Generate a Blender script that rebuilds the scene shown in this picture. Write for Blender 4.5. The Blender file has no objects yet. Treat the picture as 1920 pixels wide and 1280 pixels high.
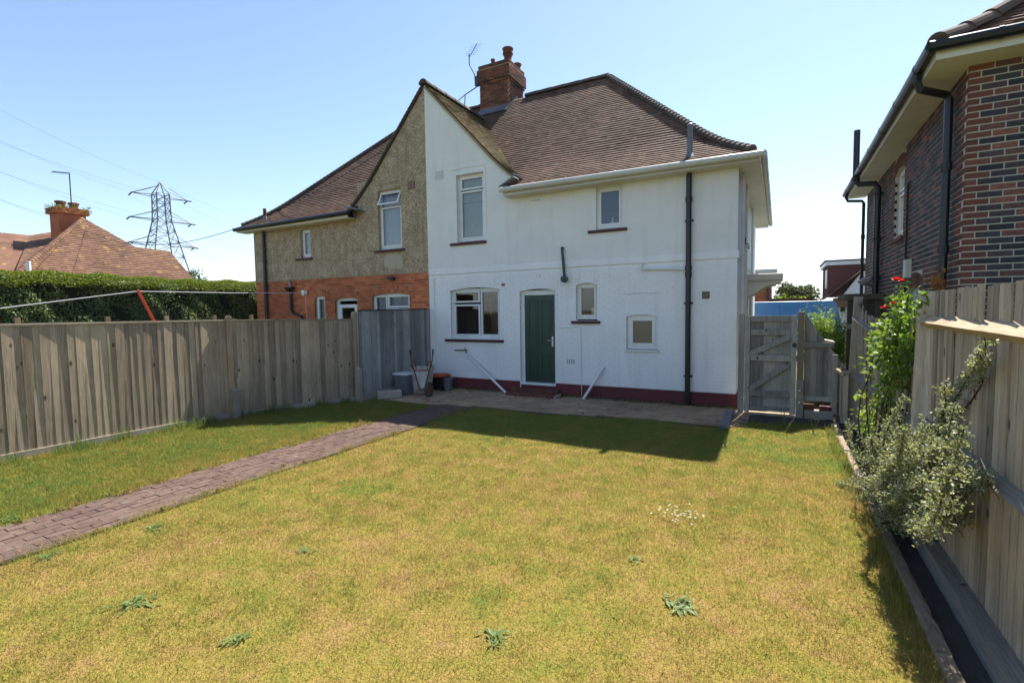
import bpy, math, random
import numpy as np
from mathutils import Vector, Matrix
random.seed(7); rng = np.random.default_rng(7)
S = bpy.context.scene; COL = S.collection
# ---------------------------------------------------------------- camera
F_PX, YAW, PITCH, ROLL = 930.95, -0.493101, -0.0608815, -0.0139168
CAM = np.array([0.729, -10.717, 2.007])
def cam_axes():
    cy, sy = math.cos(YAW), math.sin(YAW)
    w = np.array([sy*math.cos(PITCH), cy*math.cos(PITCH), math.sin(PITCH)])
    r = np.array([cy, -sy, 0.0]); u = np.cross(r, w)
    return math.cos(ROLL)*r+math.sin(ROLL)*u, -math.sin(ROLL)*r+math.cos(ROLL)*u, w
AR, AU, AW = cam_axes()
def ray(x, y): return (x-960)/F_PX*AR-(y-640)/F_PX*AU+AW
def hit(axis, val, x, y):
    d = ray(x, y); return CAM+d*(val-CAM[axis])/d[axis]
def gnd(x, y, z=0.0): return hit(2, z, x, y)          # photo pixel -> point on the ground
def fac(x, y, Y=0.0): return hit(1, Y, x, y)          # photo pixel -> point on a plane parallel to the house front
def sid(X, x, y): return hit(0, X, x, y)              # photo pixel -> point on a plane parallel to the fences
cd = bpy.data.cameras.new('camera'); cam = bpy.data.objects.new('camera', cd); COL.objects.link(cam)
cam.matrix_world = Matrix(((AR[0], AU[0], -AW[0], CAM[0]), (AR[1], AU[1], -AW[1], CAM[1]), (AR[2], AU[2], -AW[2], CAM[2]), (0, 0, 0, 1)))
cd.sensor_width = 36; cd.lens = F_PX/1920*36; cd.clip_end = 20000; cd.clip_start = 0.05
S.camera = cam
# ---------------------------------------------------------------- sky, sun, exposure
SUN = Vector((0.46, 3.40, 4.83)).normalized()
W = bpy.data.worlds.new('World'); S.world = W; W.use_nodes = True
wn = W.node_tree; sky = wn.nodes.new('ShaderNodeTexSky'); sky.sky_type = 'NISHITA'; sky.sun_disc = False
sky.sun_elevation = math.asin(SUN.z); sky.sun_rotation = math.atan2(SUN.x, SUN.y)
sky.air_density = 1.0; sky.dust_density = 0.3; sky.ozone_density = 2.0; sky.altitude = 20
bg = wn.nodes['Background']; bg.inputs[1].default_value = 0.072
wn.links.new(sky.outputs[0], bg.inputs[0])
sd = bpy.data.lights.new('sun', 'SUN'); sd.energy = 4.15; sd.angle = math.radians(0.53); sd.color = (1, 0.94, 0.84)
so = bpy.data.objects.new('sun', sd); COL.objects.link(so); so.rotation_euler = SUN.to_track_quat('Z', 'Y').to_euler(); so.location = (2, 10, 20)
VS = S.view_settings; VS.view_transform = 'Standard'; VS.look = 'None'; VS.gamma = 1; VS.use_curve_mapping = False
VS.exposure = 1.62
# ---------------------------------------------------------------- helpers
class MB:
    def __init__(s): s.v = []; s.f = []; s.r = []
    def add(s, vs, fs, rnd=0.0):
        o = len(s.v); s.v += [tuple(map(float, p)) for p in vs]
        for f in fs: s.f.append(tuple(i+o for i in f)); s.r.append(rnd)
        return s
    def quad(s, a, b, c, d, rnd=0.0): return s.add([a, b, c, d], [(0, 1, 2, 3)], rnd)
    def box(s, x0, x1, y0, y1, z0, z1, rnd=0.0):
        return s.add([(x, y, z) for z in (z0, z1) for y in (y0, y1) for x in (x0, x1)],
            [(0, 2, 3, 1), (4, 5, 7, 6), (0, 1, 5, 4), (2, 6, 7, 3), (0, 4, 6, 2), (1, 3, 7, 5)], rnd)
    def bar(s, a, b, w, h, up=(0, 0, 1), rnd=0.0, w2=None, h2=None):
        a, b = Vector(a), Vector(b); d = (b-a).normalized(); r = d.cross(Vector(up))
        r = r.normalized() if r.length > 1e-5 else Vector((1, 0, 0)); u = r.cross(d)
        w2 = w if w2 is None else w2; h2 = h if h2 is None else h2
        vs = [p+r*(sx*ww/2)+u*(sz*hh/2) for p, ww, hh in ((a, w, h), (b, w2, h2)) for sz in (-1, 1) for sx in (-1, 1)]
        return s.add(vs, [(0, 1, 3, 2), (4, 6, 7, 5), (0, 4, 5, 1), (2, 3, 7, 6), (0, 2, 6, 4), (1, 5, 7, 3)], rnd)
    def tube(s, pts, rad, n=8, rnd=0.0, caps=True):
        pts = [Vector(p) for p in pts]; rs = rad if isinstance(rad, (list, tuple)) else [rad]*len(pts)
        vs = []; fs = []; prev = None
        for i, p in enumerate(pts):
            t = (pts[min(i+1, len(pts)-1)]-pts[max(i-1, 0)]).normalized()
            if prev is None:
                a = t.cross(Vector((0, 0, 1)) if abs(t.z) < .9 else Vector((0, 1, 0))).normalized()
            else: a = (prev-t*prev.dot(t)).normalized()
            prev = a; b = t.cross(a)
            for k in range(n):
                th = 2*math.pi*k/n; vs.append(p+(a*math.cos(th)+b*math.sin(th))*rs[i])
        for i in range(len(pts)-1):
            for k in range(n):
                k2 = (k+1) % n; fs.append((i*n+k, i*n+k2, (i+1)*n+k2, (i+1)*n+k))
        if caps: fs += [tuple(range(n))[::-1], tuple(range((len(pts)-1)*n, len(pts)*n))]
        return s.add(vs, fs, rnd)
    def lathe(s, c, prof, n=16, axis='z', rnd=0.0):
        vs = []; fs = []
        for r, h in prof:
            for k in range(n):
                th = 2*math.pi*k/n; a, b = r*math.cos(th), r*math.sin(th)
                p = {'z': (a, b, h), 'y': (a, h, b), 'x': (h, a, b)}[axis]
                vs.append((c[0]+p[0], c[1]+p[1], c[2]+p[2]))
        for i in range(len(prof)-1):
            for k in range(n):
                k2 = (k+1) % n; fs.append((i*n+k, i*n+k2, (i+1)*n+k2, (i+1)*n+k))
        fs += [tuple(range(n)), tuple(range((len(prof)-1)*n, len(prof)*n))]
        return s.add(vs, fs, rnd)
    def mesh(s, name, smooth=False):
        m = bpy.data.meshes.new(name); m.from_pydata(s.v, [], s.f)
        a = m.attributes.new('rnd', 'FLOAT', 'FACE'); a.data.foreach_set('value', np.array(s.r, 'f'))
        if smooth: m.polygons.foreach_set('use_smooth', [True]*len(s.f))
        m.update(); return m
    def build(s, name, mat, parent=None, smooth=False, kind=None, bevel=0, **kw):
        o = place(name, s.mesh(name, smooth), mat, parent)
        if kind: o['kind'] = kind
        if bevel:
            b = o.modifiers.new('bevel', 'BEVEL'); b.width = bevel; b.segments = 2; b.limit_method = 'ANGLE'
        if kw: tag(o, **kw)
        return o
def place(name, mesh, mat=None, parent=None):
    o = bpy.data.objects.new(name, mesh); COL.objects.link(o)
    if mat is not None and (not mesh.materials): mesh.materials.append(mat)
    if parent is not None: under(o, parent)
    return o
def under(o, parent):
    o.parent = parent
    if parent.parent is None: o.matrix_parent_inverse = Matrix.Translation(-parent.location)
def tag(o, label=None, category=None, group=None, kind=None):
    for k, v in (('label', label), ('category', category), ('group', group), ('kind', kind)):
        if v: o[k] = v
    return o
def thing(name, loc, label, category, group=None):
    o = bpy.data.objects.new(name, None); COL.objects.link(o); o.location = tuple(map(float, loc)); o.empty_display_size = .2
    return tag(o, label, category, group)
def struct(o): o['kind'] = 'structure'; return o
def nmesh(name, V, F, rnd=None):
    """big meshes from numpy arrays (F: n x 3 or n x 4)"""
    m = bpy.data.meshes.new(name); V = np.asarray(V, 'f'); F = np.asarray(F, 'i'); k = F.shape[1]
    m.vertices.add(len(V)); m.vertices.foreach_set('co', V.ravel())
    m.loops.add(F.size); m.loops.foreach_set('vertex_index', F.ravel())
    m.polygons.add(len(F)); m.polygons.foreach_set('loop_start', np.arange(0, F.size, k, dtype='i'))
    m.update(calc_edges=True)
    a = m.attributes.new('rnd', 'FLOAT', 'FACE'); a.data.foreach_set('value', np.asarray(np.zeros(len(F)) if rnd is None else rnd, 'f'))
    return m
def leaf_mesh(name, P, size, N=None, up=0.0, aspect=.5, fold=.15):
    """rhombic leaves at points P; N = preferred facing"""
    n = len(P); size = np.broadcast_to(np.asarray(size, float), (n,))[:, None]
    nn = rng.normal(size=(n, 3)); nn[:, 2] += up
    if N is not None: nn = nn*.6+N
    nn /= np.linalg.norm(nn, axis=1)[:, None]
    a = rng.normal(size=(n, 3)); a -= (a*nn).sum(1)[:, None]*nn; a /= np.linalg.norm(a, axis=1)[:, None]
    b = np.cross(nn, a)
    V = np.stack([P-a*size*.5, P+b*size*aspect*.5+nn*size*fold*.5-a*size*.05, P+a*size*.5, P-b*size*aspect*.5+nn*size*fold*.5-a*size*.05], 1).reshape(-1, 3)
    return nmesh(name, V, np.arange(4*n).reshape(-1, 4), rng.random(n))
# ---------------------------------------------------------------- materials
def nd(t, ty, **kw):
    n = t.nodes.new('ShaderNode'+ty)
    for k, v in kw.items():
        if k in ('operation', 'blend_type', 'data_type', 'attribute_name', 'noise_dimensions', 'feature', 'distance', 'interpolation_type'): setattr(n, k, v)
        else: n.inputs[k].default_value = v
    return n
def math_(t, op, a, b=0.0, clamp=False):
    n = t.nodes.new('ShaderNodeMath'); n.operation = op; n.use_clamp = clamp
    for i, x in enumerate((a, b)):
        if isinstance(x, (int, float)): n.inputs[i].default_value = x
        else: t.links.new(x, n.inputs[i])
    return n.outputs[0]
def mix(t, f, a, b, mode='MIX'):
    n = t.nodes.new('ShaderNodeMix'); n.data_type = 'RGBA'; n.blend_type = mode
    for i, x in ((0, f), (6, a), (7, b)):
        if isinstance(x, (int, float)): n.inputs[i].default_value = x
        elif isinstance(x, tuple): n.inputs[i].default_value = x+(1,) if len(x) == 3 else x
        else: t.links.new(x, n.inputs[i])
    return n.outputs[2]
def ramp(t, f, stops, const=False):
    n = t.nodes.new('ShaderNodeValToRGB'); e = n.color_ramp.elements
    if const: n.color_ramp.interpolation = 'CONSTANT'
    while len(e) < len(stops): e.new(.5)
    for i, (p, c) in enumerate(stops):
        e[i].position = p
        if isinstance(c, (int, float)): c = (c, c, c)
        e[i].color = tuple(c)+(1,)
    t.links.new(f, n.inputs[0]); return n.outputs[0]
def base(name):
    m = bpy.data.materials.new(name); m.use_nodes = True; t = m.node_tree; b = t.nodes['Principled BSDF']
    g = t.nodes.new('ShaderNodeNewGeometry')
    at = nd(t, 'Attribute', attribute_name='rnd'); oi = t.nodes.new('ShaderNodeObjectInfo')
    r = math_(t, 'FRACT', math_(t, 'ADD', at.outputs['Fac'], oi.outputs['Random']))
    return m, t, b, g.outputs['Position'], r
def pos(t, P, stretch, r=None, off=0.0):
    v = t.nodes.new('ShaderNodeVectorMath'); v.operation = 'MULTIPLY'; t.links.new(P, v.inputs[0]); v.inputs[1].default_value = stretch
    if r is None: return v.outputs[0]
    a = t.nodes.new('ShaderNodeVectorMath'); a.operation = 'ADD'; t.links.new(v.outputs[0], a.inputs[0])
    k = math_(t, 'MULTIPLY', r, 43.0); c = t.nodes.new('ShaderNodeCombineXYZ')
    for i in range(3): t.links.new(k, c.inputs[i])
    t.links.new(c.outputs[0], a.inputs[1]); return a.outputs[0]
def noise(t, vec, scale, detail=5, rough=.55, dist=0.0):
    n = nd(t, 'TexNoise', Scale=scale, Detail=detail, Roughness=rough, Distortion=dist); t.links.new(vec, n.inputs['Vector']); return n.outputs['Fac']
def bump(t, b, h, strength, dist=.01):
    n = nd(t, 'Bump', Strength=strength, Distance=dist); t.links.new(h, n.inputs['Height']); t.links.new(n.outputs[0], b.inputs['Normal'])
def M(name, cols, scale=3, stretch=(1, 1, 1), rough=.8, rnd=.4, bmp=0.0, bscale=80, bdist=.004, spec=.3, metal=0.0, mottle=.25, piece=False, spots=None):
    """mottled surface: colour ramp over noise and per-piece value"""
    m, t, b, P, r = base(name)
    v = pos(t, P, stretch, r if piece else None)
    f = math_(t, 'ADD', math_(t, 'MULTIPLY', noise(t, v, scale), 1-rnd), math_(t, 'MULTIPLY', r, rnd))
    n = len(cols); lo, hi = .30*(1-rnd)+.0*rnd, .70*(1-rnd)+1.0*rnd
    c = ramp(t, f, [(lo+(hi-lo)*i/max(1, n-1), x) for i, x in enumerate(cols)])
    big = noise(t, P, .7, 4)
    c = mix(t, 1.0, c, ramp(t, big, [(.25, 1-mottle), (.75, 1+mottle*.4)]), 'MULTIPLY')
    if spots:
        sc, th, colr = spots; c = mix(t, math_(t, 'MULTIPLY', math_(t, 'SUBTRACT', noise(t, v, sc, 3), th, True), 9.0, True), c, colr)
    t.links.new(c, b.inputs['Base Color']); b.inputs['Roughness'].default_value = rough
    b.inputs['Specular IOR Level'].default_value = spec; b.inputs['Metallic'].default_value = metal
    if bmp: bump(t, b, noise(t, v, bscale, 4), bmp, bdist)
    return m
def leafmat(name, cols, trans=.35, rough=.5, nscale=2.0):
    m, t, b, P, r = base(name)
    f = math_(t, 'ADD', math_(t, 'MULTIPLY', noise(t, P, nscale, 3), .5), math_(t, 'MULTIPLY', r, .5))
    c = ramp(t, f, [(.2+.6*i/(len(cols)-1), x) for i, x in enumerate(cols)])
    t.links.new(c, b.inputs['Base Color']); b.inputs['Roughness'].default_value = rough; b.inputs['Specular IOR Level'].default_value = .3
    tr = t.nodes.new('ShaderNodeBsdfTranslucent'); t.links.new(mix(t, 1.0, c, (1.3, 1.25, .6), 'MULTIPLY'), tr.inputs[0])
    ms = t.nodes.new('ShaderNodeMixShader'); ms.inputs[0].default_value = trans
    t.links.new(b.outputs[0], ms.inputs[1]); t.links.new(tr.outputs[0], ms.inputs[2]); t.links.new(ms.outputs[0], t.nodes['Material Output'].inputs[0])
    return m
def glassmat(name, tint=(1, 1, 1), rough=0.02):
    m = bpy.data.materials.new(name); m.use_nodes = True; t = m.node_tree; t.nodes.clear()
    o = t.nodes.new('ShaderNodeOutputMaterial'); tr = t.nodes.new('ShaderNodeBsdfTransparent'); tr.inputs[0].default_value = tint+(1,)
    gl = t.nodes.new('ShaderNodeBsdfGlossy'); gl.inputs['Roughness'].default_value = rough
    fr = t.nodes.new('ShaderNodeFresnel'); fr.inputs[0].default_value = 2.0; ms = t.nodes.new('ShaderNodeMixShader')
    t.links.new(fr.outputs[0], ms.inputs[0]); t.links.new(tr.outputs[0], ms.inputs[1]); t.links.new(gl.outputs[0], ms.inputs[2]); t.links.new(ms.outputs[0], o.inputs[0])
    return m
def plainmat(name, c, rough=.5, spec=.4, metal=0.0, mottle=.15): return M(name, [tuple(x*.88 for x in c), c], 6, rough=rough, spec=spec, metal=metal, mottle=mottle, rnd=.1)

def wallmat(name, cols, grain, bstr, stain, edge=None, bscale=120, scale=1.2):
    """painted or dashed wall: fine grain, vertical streak stains, blotches"""
    m, t, b, P, r = base(name)
    c = ramp(t, noise(t, P, scale, 6, .65), [(.3, cols[0]), (.7, cols[1])])
    g = noise(t, P, bscale, 3, .7)
    c = mix(t, 1.0, c, ramp(t, g, [(.3, 1-grain), (.7, 1+grain*.5)]), 'MULTIPLY')
    st = noise(t, pos(t, P, (3.0, 3.0, .35)), 1.6, 5, .6)
    c = mix(t, math_(t, 'MULTIPLY', math_(t, 'SUBTRACT', st, .52, True), 3.2, True), c, stain)
    t.links.new(c, b.inputs['Base Color']); b.inputs['Roughness'].default_value = .85; b.inputs['Specular IOR Level'].default_value = .2
    bump(t, b, math_(t, 'ADD', g, math_(t, 'MULTIPLY', noise(t, P, 9, 4), .8)), bstr, .012)
    return m
WOOD = (.05, 1, 1)
MT = {}
MT['white_render'] = wallmat('white_render', ((.76, .75, .72), (.84, .83, .81)), .12, .5, (.68, .665, .62), bscale=70)
MT['white_brick'] = wallmat('white_brick', ((.79, .79, .79), (.86, .86, .86)), .05, .25, (.71, .705, .68), bscale=60)
MT['dash'] = wallmat('dash', ((.36, .27, .165), (.58, .455, .315)), .75, 1.0, (.21, .168, .115), bscale=34, scale=3.2)
MT['patch'] = wallmat('patch', ((.42, .38, .28), (.50, .46, .36)), .2, .5, (.36, .30, .2))
MT['plinth'] = M('plinth', [(.12, .022, .03), (.17, .035, .042)], 5, rough=.6, mottle=.4, bmp=.3, bscale=40)
MT['sill'] = M('sill', [(.065, .02, .018), (.10, .03, .026)], 9, rough=.5, mottle=.2)
MT['upvc'] = plainmat('upvc', (.80, .80, .78), .35, .5)
MT['cream'] = plainmat('cream', (.70, .66, .55), .5)
MT['gutter_white'] = plainmat('gutter_white', (.58, .56, .50), .4)
MT['black_plastic'] = plainmat('black_plastic', (.012, .012, .014), .35, .5)
MT['grey_plastic'] = plainmat('grey_plastic', (.13, .14, .16), .45, .5)
MT['lead'] = M('lead', [(.10, .11, .13), (.2, .21, .23)], 5, rough=.55, mottle=.4)
MT['door_green'] = plainmat('door_green', (.012, .045, .032), .35, .5)
MT['pipe_green'] = plainmat('pipe_green', (.01, .05, .03), .4, .5)
MT['steel'] = M('steel', [(.5, .5, .5), (.6, .6, .6)], 8, rough=.35, metal=1.0)
MT['iron'] = M('iron', [(.05, .05, .055), (.10, .09, .085)], 20, rough=.6, metal=.5)
MT['rust'] = M('rust', [(.12, .04, .02), (.22, .08, .035), (.06, .03, .025)], 14, rough=.85, mottle=.4)
MT['galv'] = M('galv', [(.34, .37, .38), (.50, .53, .53), (.30, .22, .15)], 5, rough=.5, metal=.25, mottle=.4, spots=(6, .62, (.16, .07, .03)))
MT['red_brick'] = M('red_brick', [(.32, .085, .04), (.52, .15, .06), (.62, .20, .08)], 12, rough=.9, rnd=.75, bmp=.5, bscale=90, mottle=.35)
MT['mortar'] = M('mortar', [(.52, .48, .38), (.66, .61, .49)], 12, rough=.95, mottle=.3)
MT['mortar_red'] = M('mortar_red', [(.34, .22, .14), (.44, .30, .20)], 12, rough=.95, mottle=.3)
MT['chim_brick'] = M('chim_brick', [(.06, .04, .03), (.17, .065, .04), (.26, .10, .055)], 9, rough=.95, rnd=.6, bmp=.5, mottle=.6)
MT['quoin'] = M('quoin', [(.11, .042, .032), (.165, .06, .043), (.21, .085, .058)], 12, rough=.85, rnd=.7, bmp=.5, mottle=.3)
def darkbrick():
    m, t, b, P, r = base('dark_brick')
    c = ramp(t, r, [(0, (.028, .026, .031)), (.42, (.045, .04, .046)), (.64, (.075, .045, .045)), (.82, (.14, .056, .044)), (.94, (.21, .08, .054))])
    c = mix(t, 1.0, c, ramp(t, noise(t, P, 26, 4), [(.3, .7), (.7, 1.35)]), 'MULTIPLY')
    t.links.new(c, b.inputs['Base Color']); b.inputs['Roughness'].default_value = .75; b.inputs['Specular IOR Level'].default_value = .35
    bump(t, b, noise(t, P, 90, 4), .5, .004); return m
MT['dark_brick'] = darkbrick()
MT['tile'] = M('tile', [(.085, .048, .034), (.15, .082, .058), (.20, .12, .085)], 6, rough=.85, rnd=.6, bmp=.4, bscale=70, mottle=.4, spots=(5, .60, (.17, .15, .10)))
MT['tile_moss'] = M('tile_moss', [(.10, .07, .04), (.17, .125, .065), (.20, .17, .08)], 5, rough=.95, rnd=.5, bmp=.6, bscale=50, mottle=.4, spots=(8, .55, (.10, .11, .03)))
MT['tile_orange'] = M('tile_orange', [(.11, .055, .034), (.17, .086, .056), (.205, .118, .068)], 4, rough=.9, rnd=.55, mottle=.4, spots=(2.5, .60, (.30, .19, .06)))
MT['ridge'] = M('ridge', [(.05, .042, .035), (.09, .072, .055), (.12, .085, .06)], 5, rough=.9, rnd=.5, bmp=.5, bscale=50)
MT['slate'] = M('slate', [(.30, .29, .28), (.40, .39, .37)], 6, rough=.55, rnd=.6)
MT['barge'] = M('barge', [(.26, .17, .09), (.36, .26, .15)], 6, rough=.8, mottle=.4)
MT['hip_brown'] = M('hip_brown', [(.10, .065, .048), (.17, .115, .085)], 6, rough=.9, mottle=.4, bmp=.4)
MT['barge_dark'] = M('barge_dark', [(.05, .035, .028), (.08, .06, .045)], 6, rough=.8, mottle=.4)
def woodmat(name, cols, gain=1.0, knots=True, stretch=(14, 14, .7)):
    m, t, b, P, r = base(name)
    v = pos(t, P, stretch, r)
    n1 = noise(t, v, 1.6, 7, .62, .6); n2 = noise(t, v, 7.0, 4, .6)
    f = math_(t, 'ADD', math_(t, 'MULTIPLY', n1, .62), math_(t, 'MULTIPLY', r, .38))
    c = ramp(t, f, [(.28+.46*i/(len(cols)-1), x) for i, x in enumerate(cols)])
    c = mix(t, 1.0, c, ramp(t, n2, [(.32, .72), (.68, 1.12)]), 'MULTIPLY')
    if knots:
        vo = nd(t, 'TexVoronoi', Scale=1.0); t.links.new(pos(t, P, (5.0, 5.0, 2.6), r), vo.inputs['Vector'])
        c = mix(t, math_(t, 'MULTIPLY', math_(t, 'SUBTRACT', .13, vo.outputs['Distance'], True), 14.0, True), c, tuple(x*.28 for x in cols[0]))
    b2 = noise(t, P, 1.1, 4)
    c = mix(t, 1.0, c, ramp(t, b2, [(.3, .78), (.7, 1.12)]), 'MULTIPLY')
    t.links.new(c, b.inputs['Base Color']); b.inputs['Roughness'].default_value = .85; b.inputs['Specular IOR Level'].default_value = .2
    bump(t, b, math_(t, 'ADD', n1, math_(t, 'MULTIPLY', n2, .5)), .5, .006); return m
MT['wood_left'] = woodmat('wood_left', [(.21, .165, .115), (.36, .285, .20), (.48, .375, .255)])
MT['wood_grey'] = woodmat('wood_grey', [(.19, .195, .185), (.30, .305, .29), (.41, .41, .385)])
MT['wood_post'] = woodmat('wood_post', [(.30, .21, .135), (.44, .31, .20)], knots=False)
MT['wood_right'] = woodmat('wood_right', [(.26, .222, .17), (.43, .365, .28), (.57, .485, .375)])
MT['wood_gate'] = woodmat('wood_gate', [(.19, .178, .155), (.33, .305, .265), (.45, .415, .355)])
MT['wood_gatepost'] = woodmat('wood_gatepost', [(.22, .16, .10), (.30, .225, .14)], knots=False)
MT['wood_rail'] = woodmat('wood_rail', [(.20, .185, .155), (.32, .30, .26)], stretch=(14, .7, 14))
MT['wood_arris'] = woodmat('wood_arris', [(.36, .28, .18), (.50, .41, .28)], knots=False, stretch=(14, .7, 14))
MT['wood_dark'] = woodmat('wood_dark', [(.06, .055, .048), (.12, .108, .09)], knots=False)
MT['wood_cap'] = woodmat('wood_cap', [(.24, .20, .14), (.34, .29, .2)], knots=False, stretch=(14, .7, 14))
MT['concrete'] = M('concrete', [(.22, .19, .155), (.34, .30, .245), (.40, .36, .30)], 7, rough=.95, bmp=.5, bscale=60, mottle=.35)
MT['kerb'] = M('kerb', [(.20, .15, .11), (.30, .235, .18), (.38, .30, .24)], 14, rough=.95, bmp=.6, bscale=50, mottle=.4)
MT['soil'] = M('soil', [(.05, .045, .042), (.095, .085, .075)], 9, rough=1, bmp=1.0, bscale=30, bdist=.02)
MT['paver'] = M('paver', [(.080, .050, .041), (.112, .073, .060), (.135, .092, .076)], 10, rough=.95, rnd=.45, bmp=.6, bscale=60, mottle=.3, spots=(7, .56, (.13, .094, .075)))
MT['paver_joint'] = M('paver_joint', [(.085, .066, .048), (.12, .092, .068), (.10, .10, .04)], 6, rough=1, bmp=.8, bscale=40)
MT['path_joint'] = M('path_joint', [(.075, .052, .040), (.105, .074, .057), (.10, .085, .045)], 6, rough=1, bmp=.8, bscale=40)
MT['patio'] = M('patio', [(.26, .165, .11), (.48, .315, .205), (.38, .28, .16)], 5, rough=.95, rnd=.6, bmp=.6, bscale=60, mottle=.45, spots=(3.5, .58, (.26, .26, .12)))
MT['blue_van'] = plainmat('blue_van', (.008, .125, .34), .3, .5, mottle=.1)
MT['van_white'] = plainmat('van_white', (.75, .75, .76), .3, .5)
MT['red_prop'] = plainmat('red_prop', (.55, .07, .03), .5)
MT['orange'] = plainmat('orange', (.62, .11, .03), .5)
MT['terracotta'] = M('terracotta', [(.12, .045, .03), (.18, .07, .045)], 8, rough=.9)
MT['maroon'] = M('maroon', [(.10, .032, .028), (.13, .045, .038)], 5, rough=.8, stretch=(1, 1, 6))
MT['wire'] = plainmat('wire', (.03, .03, .035), .6)
MT['line_white'] = plainmat('line_white', (.7, .7, .7), .6)
MT['pylon'] = M('pylon', [(.12, .115, .12), (.17, .16, .16)], 2, rough=.6, metal=.3)
MT['interior'] = plainmat('interior', (.10, .095, .09), .9, .1)
MT['interior_light'] = plainmat('interior_light', (.42, .41, .39), .9, .1)
MT['blind'] = plainmat('blind', (.55, .60, .57), .9, .1)
MT['net'] = M('net', [(.42, .48, .56), (.62, .66, .72)], 9, stretch=(6, 6, .6), rough=.9, rnd=.1)
MT['board_brown'] = M('board_brown', [(.16, .13, .085), (.22, .18, .12)], 20, rough=.8)
MT['glass'] = glassmat('glass')
MT['glass_frost'] = glassmat('glass_frost', (.95, .97, .95), .25)
MT['stem'] = M('stem', [(.05, .032, .022), (.10, .07, .05)], 20, rough=.9)
MT['leaf_coto'] = leafmat('leaf_coto', [(.13, .17, .09), (.25, .29, .17), (.42, .43, .30)], .38)
MT['leaf_rose'] = leafmat('leaf_rose', [(.06, .12, .02), (.13, .23, .035), (.25, .35, .055)], .45)
MT['leaf_red'] = leafmat('leaf_red', [(.25, .06, .02), (.35, .14, .03)], .45)
MT['petal'] = leafmat('petal', [(.45, .008, .015), (.62, .015, .02)], .35)
MT['twig_red'] = leafmat('twig_red', [(.16, .05, .03), (.28, .12, .06)], .2)
MT['leaf_hedge'] = leafmat('leaf_hedge', [(.06, .095, .035), (.12, .175, .06), (.22, .28, .11)], .3, .45)
MT['leaf_hedge_top'] = leafmat('leaf_hedge_top', [(.07, .11, .015), (.12, .17, .022), (.17, .20, .03)], .4)
MT['hedge_core'] = M('hedge_core', [(.010, .014, .006), (.02, .026, .01)], 6, rough=1)
MT['leaf_bright'] = leafmat('leaf_bright', [(.10, .17, .02), (.20, .31, .04), (.30, .40, .06)], .45)
MT['leaf_far'] = leafmat('leaf_far', [(.03, .05, .018), (.06, .09, .03), (.10, .13, .04)], .3)
MT['leaf_weed'] = leafmat('leaf_weed', [(.07, .125, .03), (.12, .19, .05), (.19, .25, .09)], .35)
MT['petal_white'] = leafmat('petal_white', [(.7, .66, .62), (.8, .8, .78)], .3)
def lawn_colour(t, P, r):
    """dry summer turf: straw, yellow-green and green areas; greener by the fence and near the house"""
    big = noise(t, P, .75, 5, .6); mid = noise(t, P, 3.2, 6, .7); fine = noise(t, P, 17, 4, .7)
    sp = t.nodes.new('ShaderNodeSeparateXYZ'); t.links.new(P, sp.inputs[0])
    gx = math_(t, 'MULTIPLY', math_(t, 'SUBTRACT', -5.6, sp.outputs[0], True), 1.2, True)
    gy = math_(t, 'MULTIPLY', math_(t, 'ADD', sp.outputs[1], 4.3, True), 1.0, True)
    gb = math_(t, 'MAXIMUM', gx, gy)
    f = math_(t, 'ADD', math_(t, 'MULTIPLY', big, .5), math_(t, 'SUBTRACT', math_(t, 'MULTIPLY', mid, .95), .205))
    dn = t.nodes.new('ShaderNodeVectorMath'); dn.operation = 'DISTANCE'; t.links.new(P, dn.inputs[0]); dn.inputs[1].default_value = (-3.49, -6.55, 0)
    gb = math_(t, 'MAXIMUM', gb, math_(t, 'SUBTRACT', 1.25, math_(t, 'MULTIPLY', dn.outputs['Value'], 2.6), True))   # lush patch in mid lawn
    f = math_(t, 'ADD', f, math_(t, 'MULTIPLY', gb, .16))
    f = math_(t, 'ADD', f, math_(t, 'MULTIPLY', math_(t, 'SUBTRACT', r, .5), .30))
    f = math_(t, 'ADD', f, math_(t, 'MULTIPLY', math_(t, 'SUBTRACT', fine, .5), .40))
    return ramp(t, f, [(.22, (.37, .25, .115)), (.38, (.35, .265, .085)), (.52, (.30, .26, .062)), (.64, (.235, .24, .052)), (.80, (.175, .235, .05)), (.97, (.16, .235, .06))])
def grassmat():
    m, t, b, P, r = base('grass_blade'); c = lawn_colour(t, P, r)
    t.links.new(c, b.inputs['Base Color']); b.inputs['Roughness'].default_value = .6; b.inputs['Specular IOR Level'].default_value = .15
    tr = t.nodes.new('ShaderNodeBsdfTranslucent'); t.links.new(c, tr.inputs[0]); ms = t.nodes.new('ShaderNodeMixShader'); ms.inputs[0].default_value = .4
    t.links.new(b.outputs[0], ms.inputs[1]); t.links.new(tr.outputs[0], ms.inputs[2]); t.links.new(ms.outputs[0], t.nodes['Material Output'].inputs[0]); return m
def turfmat():
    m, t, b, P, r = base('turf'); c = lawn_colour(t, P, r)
    c = mix(t, 1.0, c, (.72, .68, .66), 'MULTIPLY'); t.links.new(c, b.inputs['Base Color']); b.inputs['Roughness'].default_value = 1; b.inputs['Specular IOR Level'].default_value = .05
    bump(t, b, noise(t, P, 60, 4), 1.0, .02); return m
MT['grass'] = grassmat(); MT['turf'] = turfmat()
MT['land'] = M('land', [(.05, .07, .02), (.09, .10, .035)], .02, rough=1)
MT['hill'] = M('hill', [(.05, .07, .03), (.08, .10, .05)], .002, rough=1)
MT['tarmac'] = M('tarmac', [(.045, .045, .045), (.06, .06, .06)], 20, rough=.95)
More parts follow.
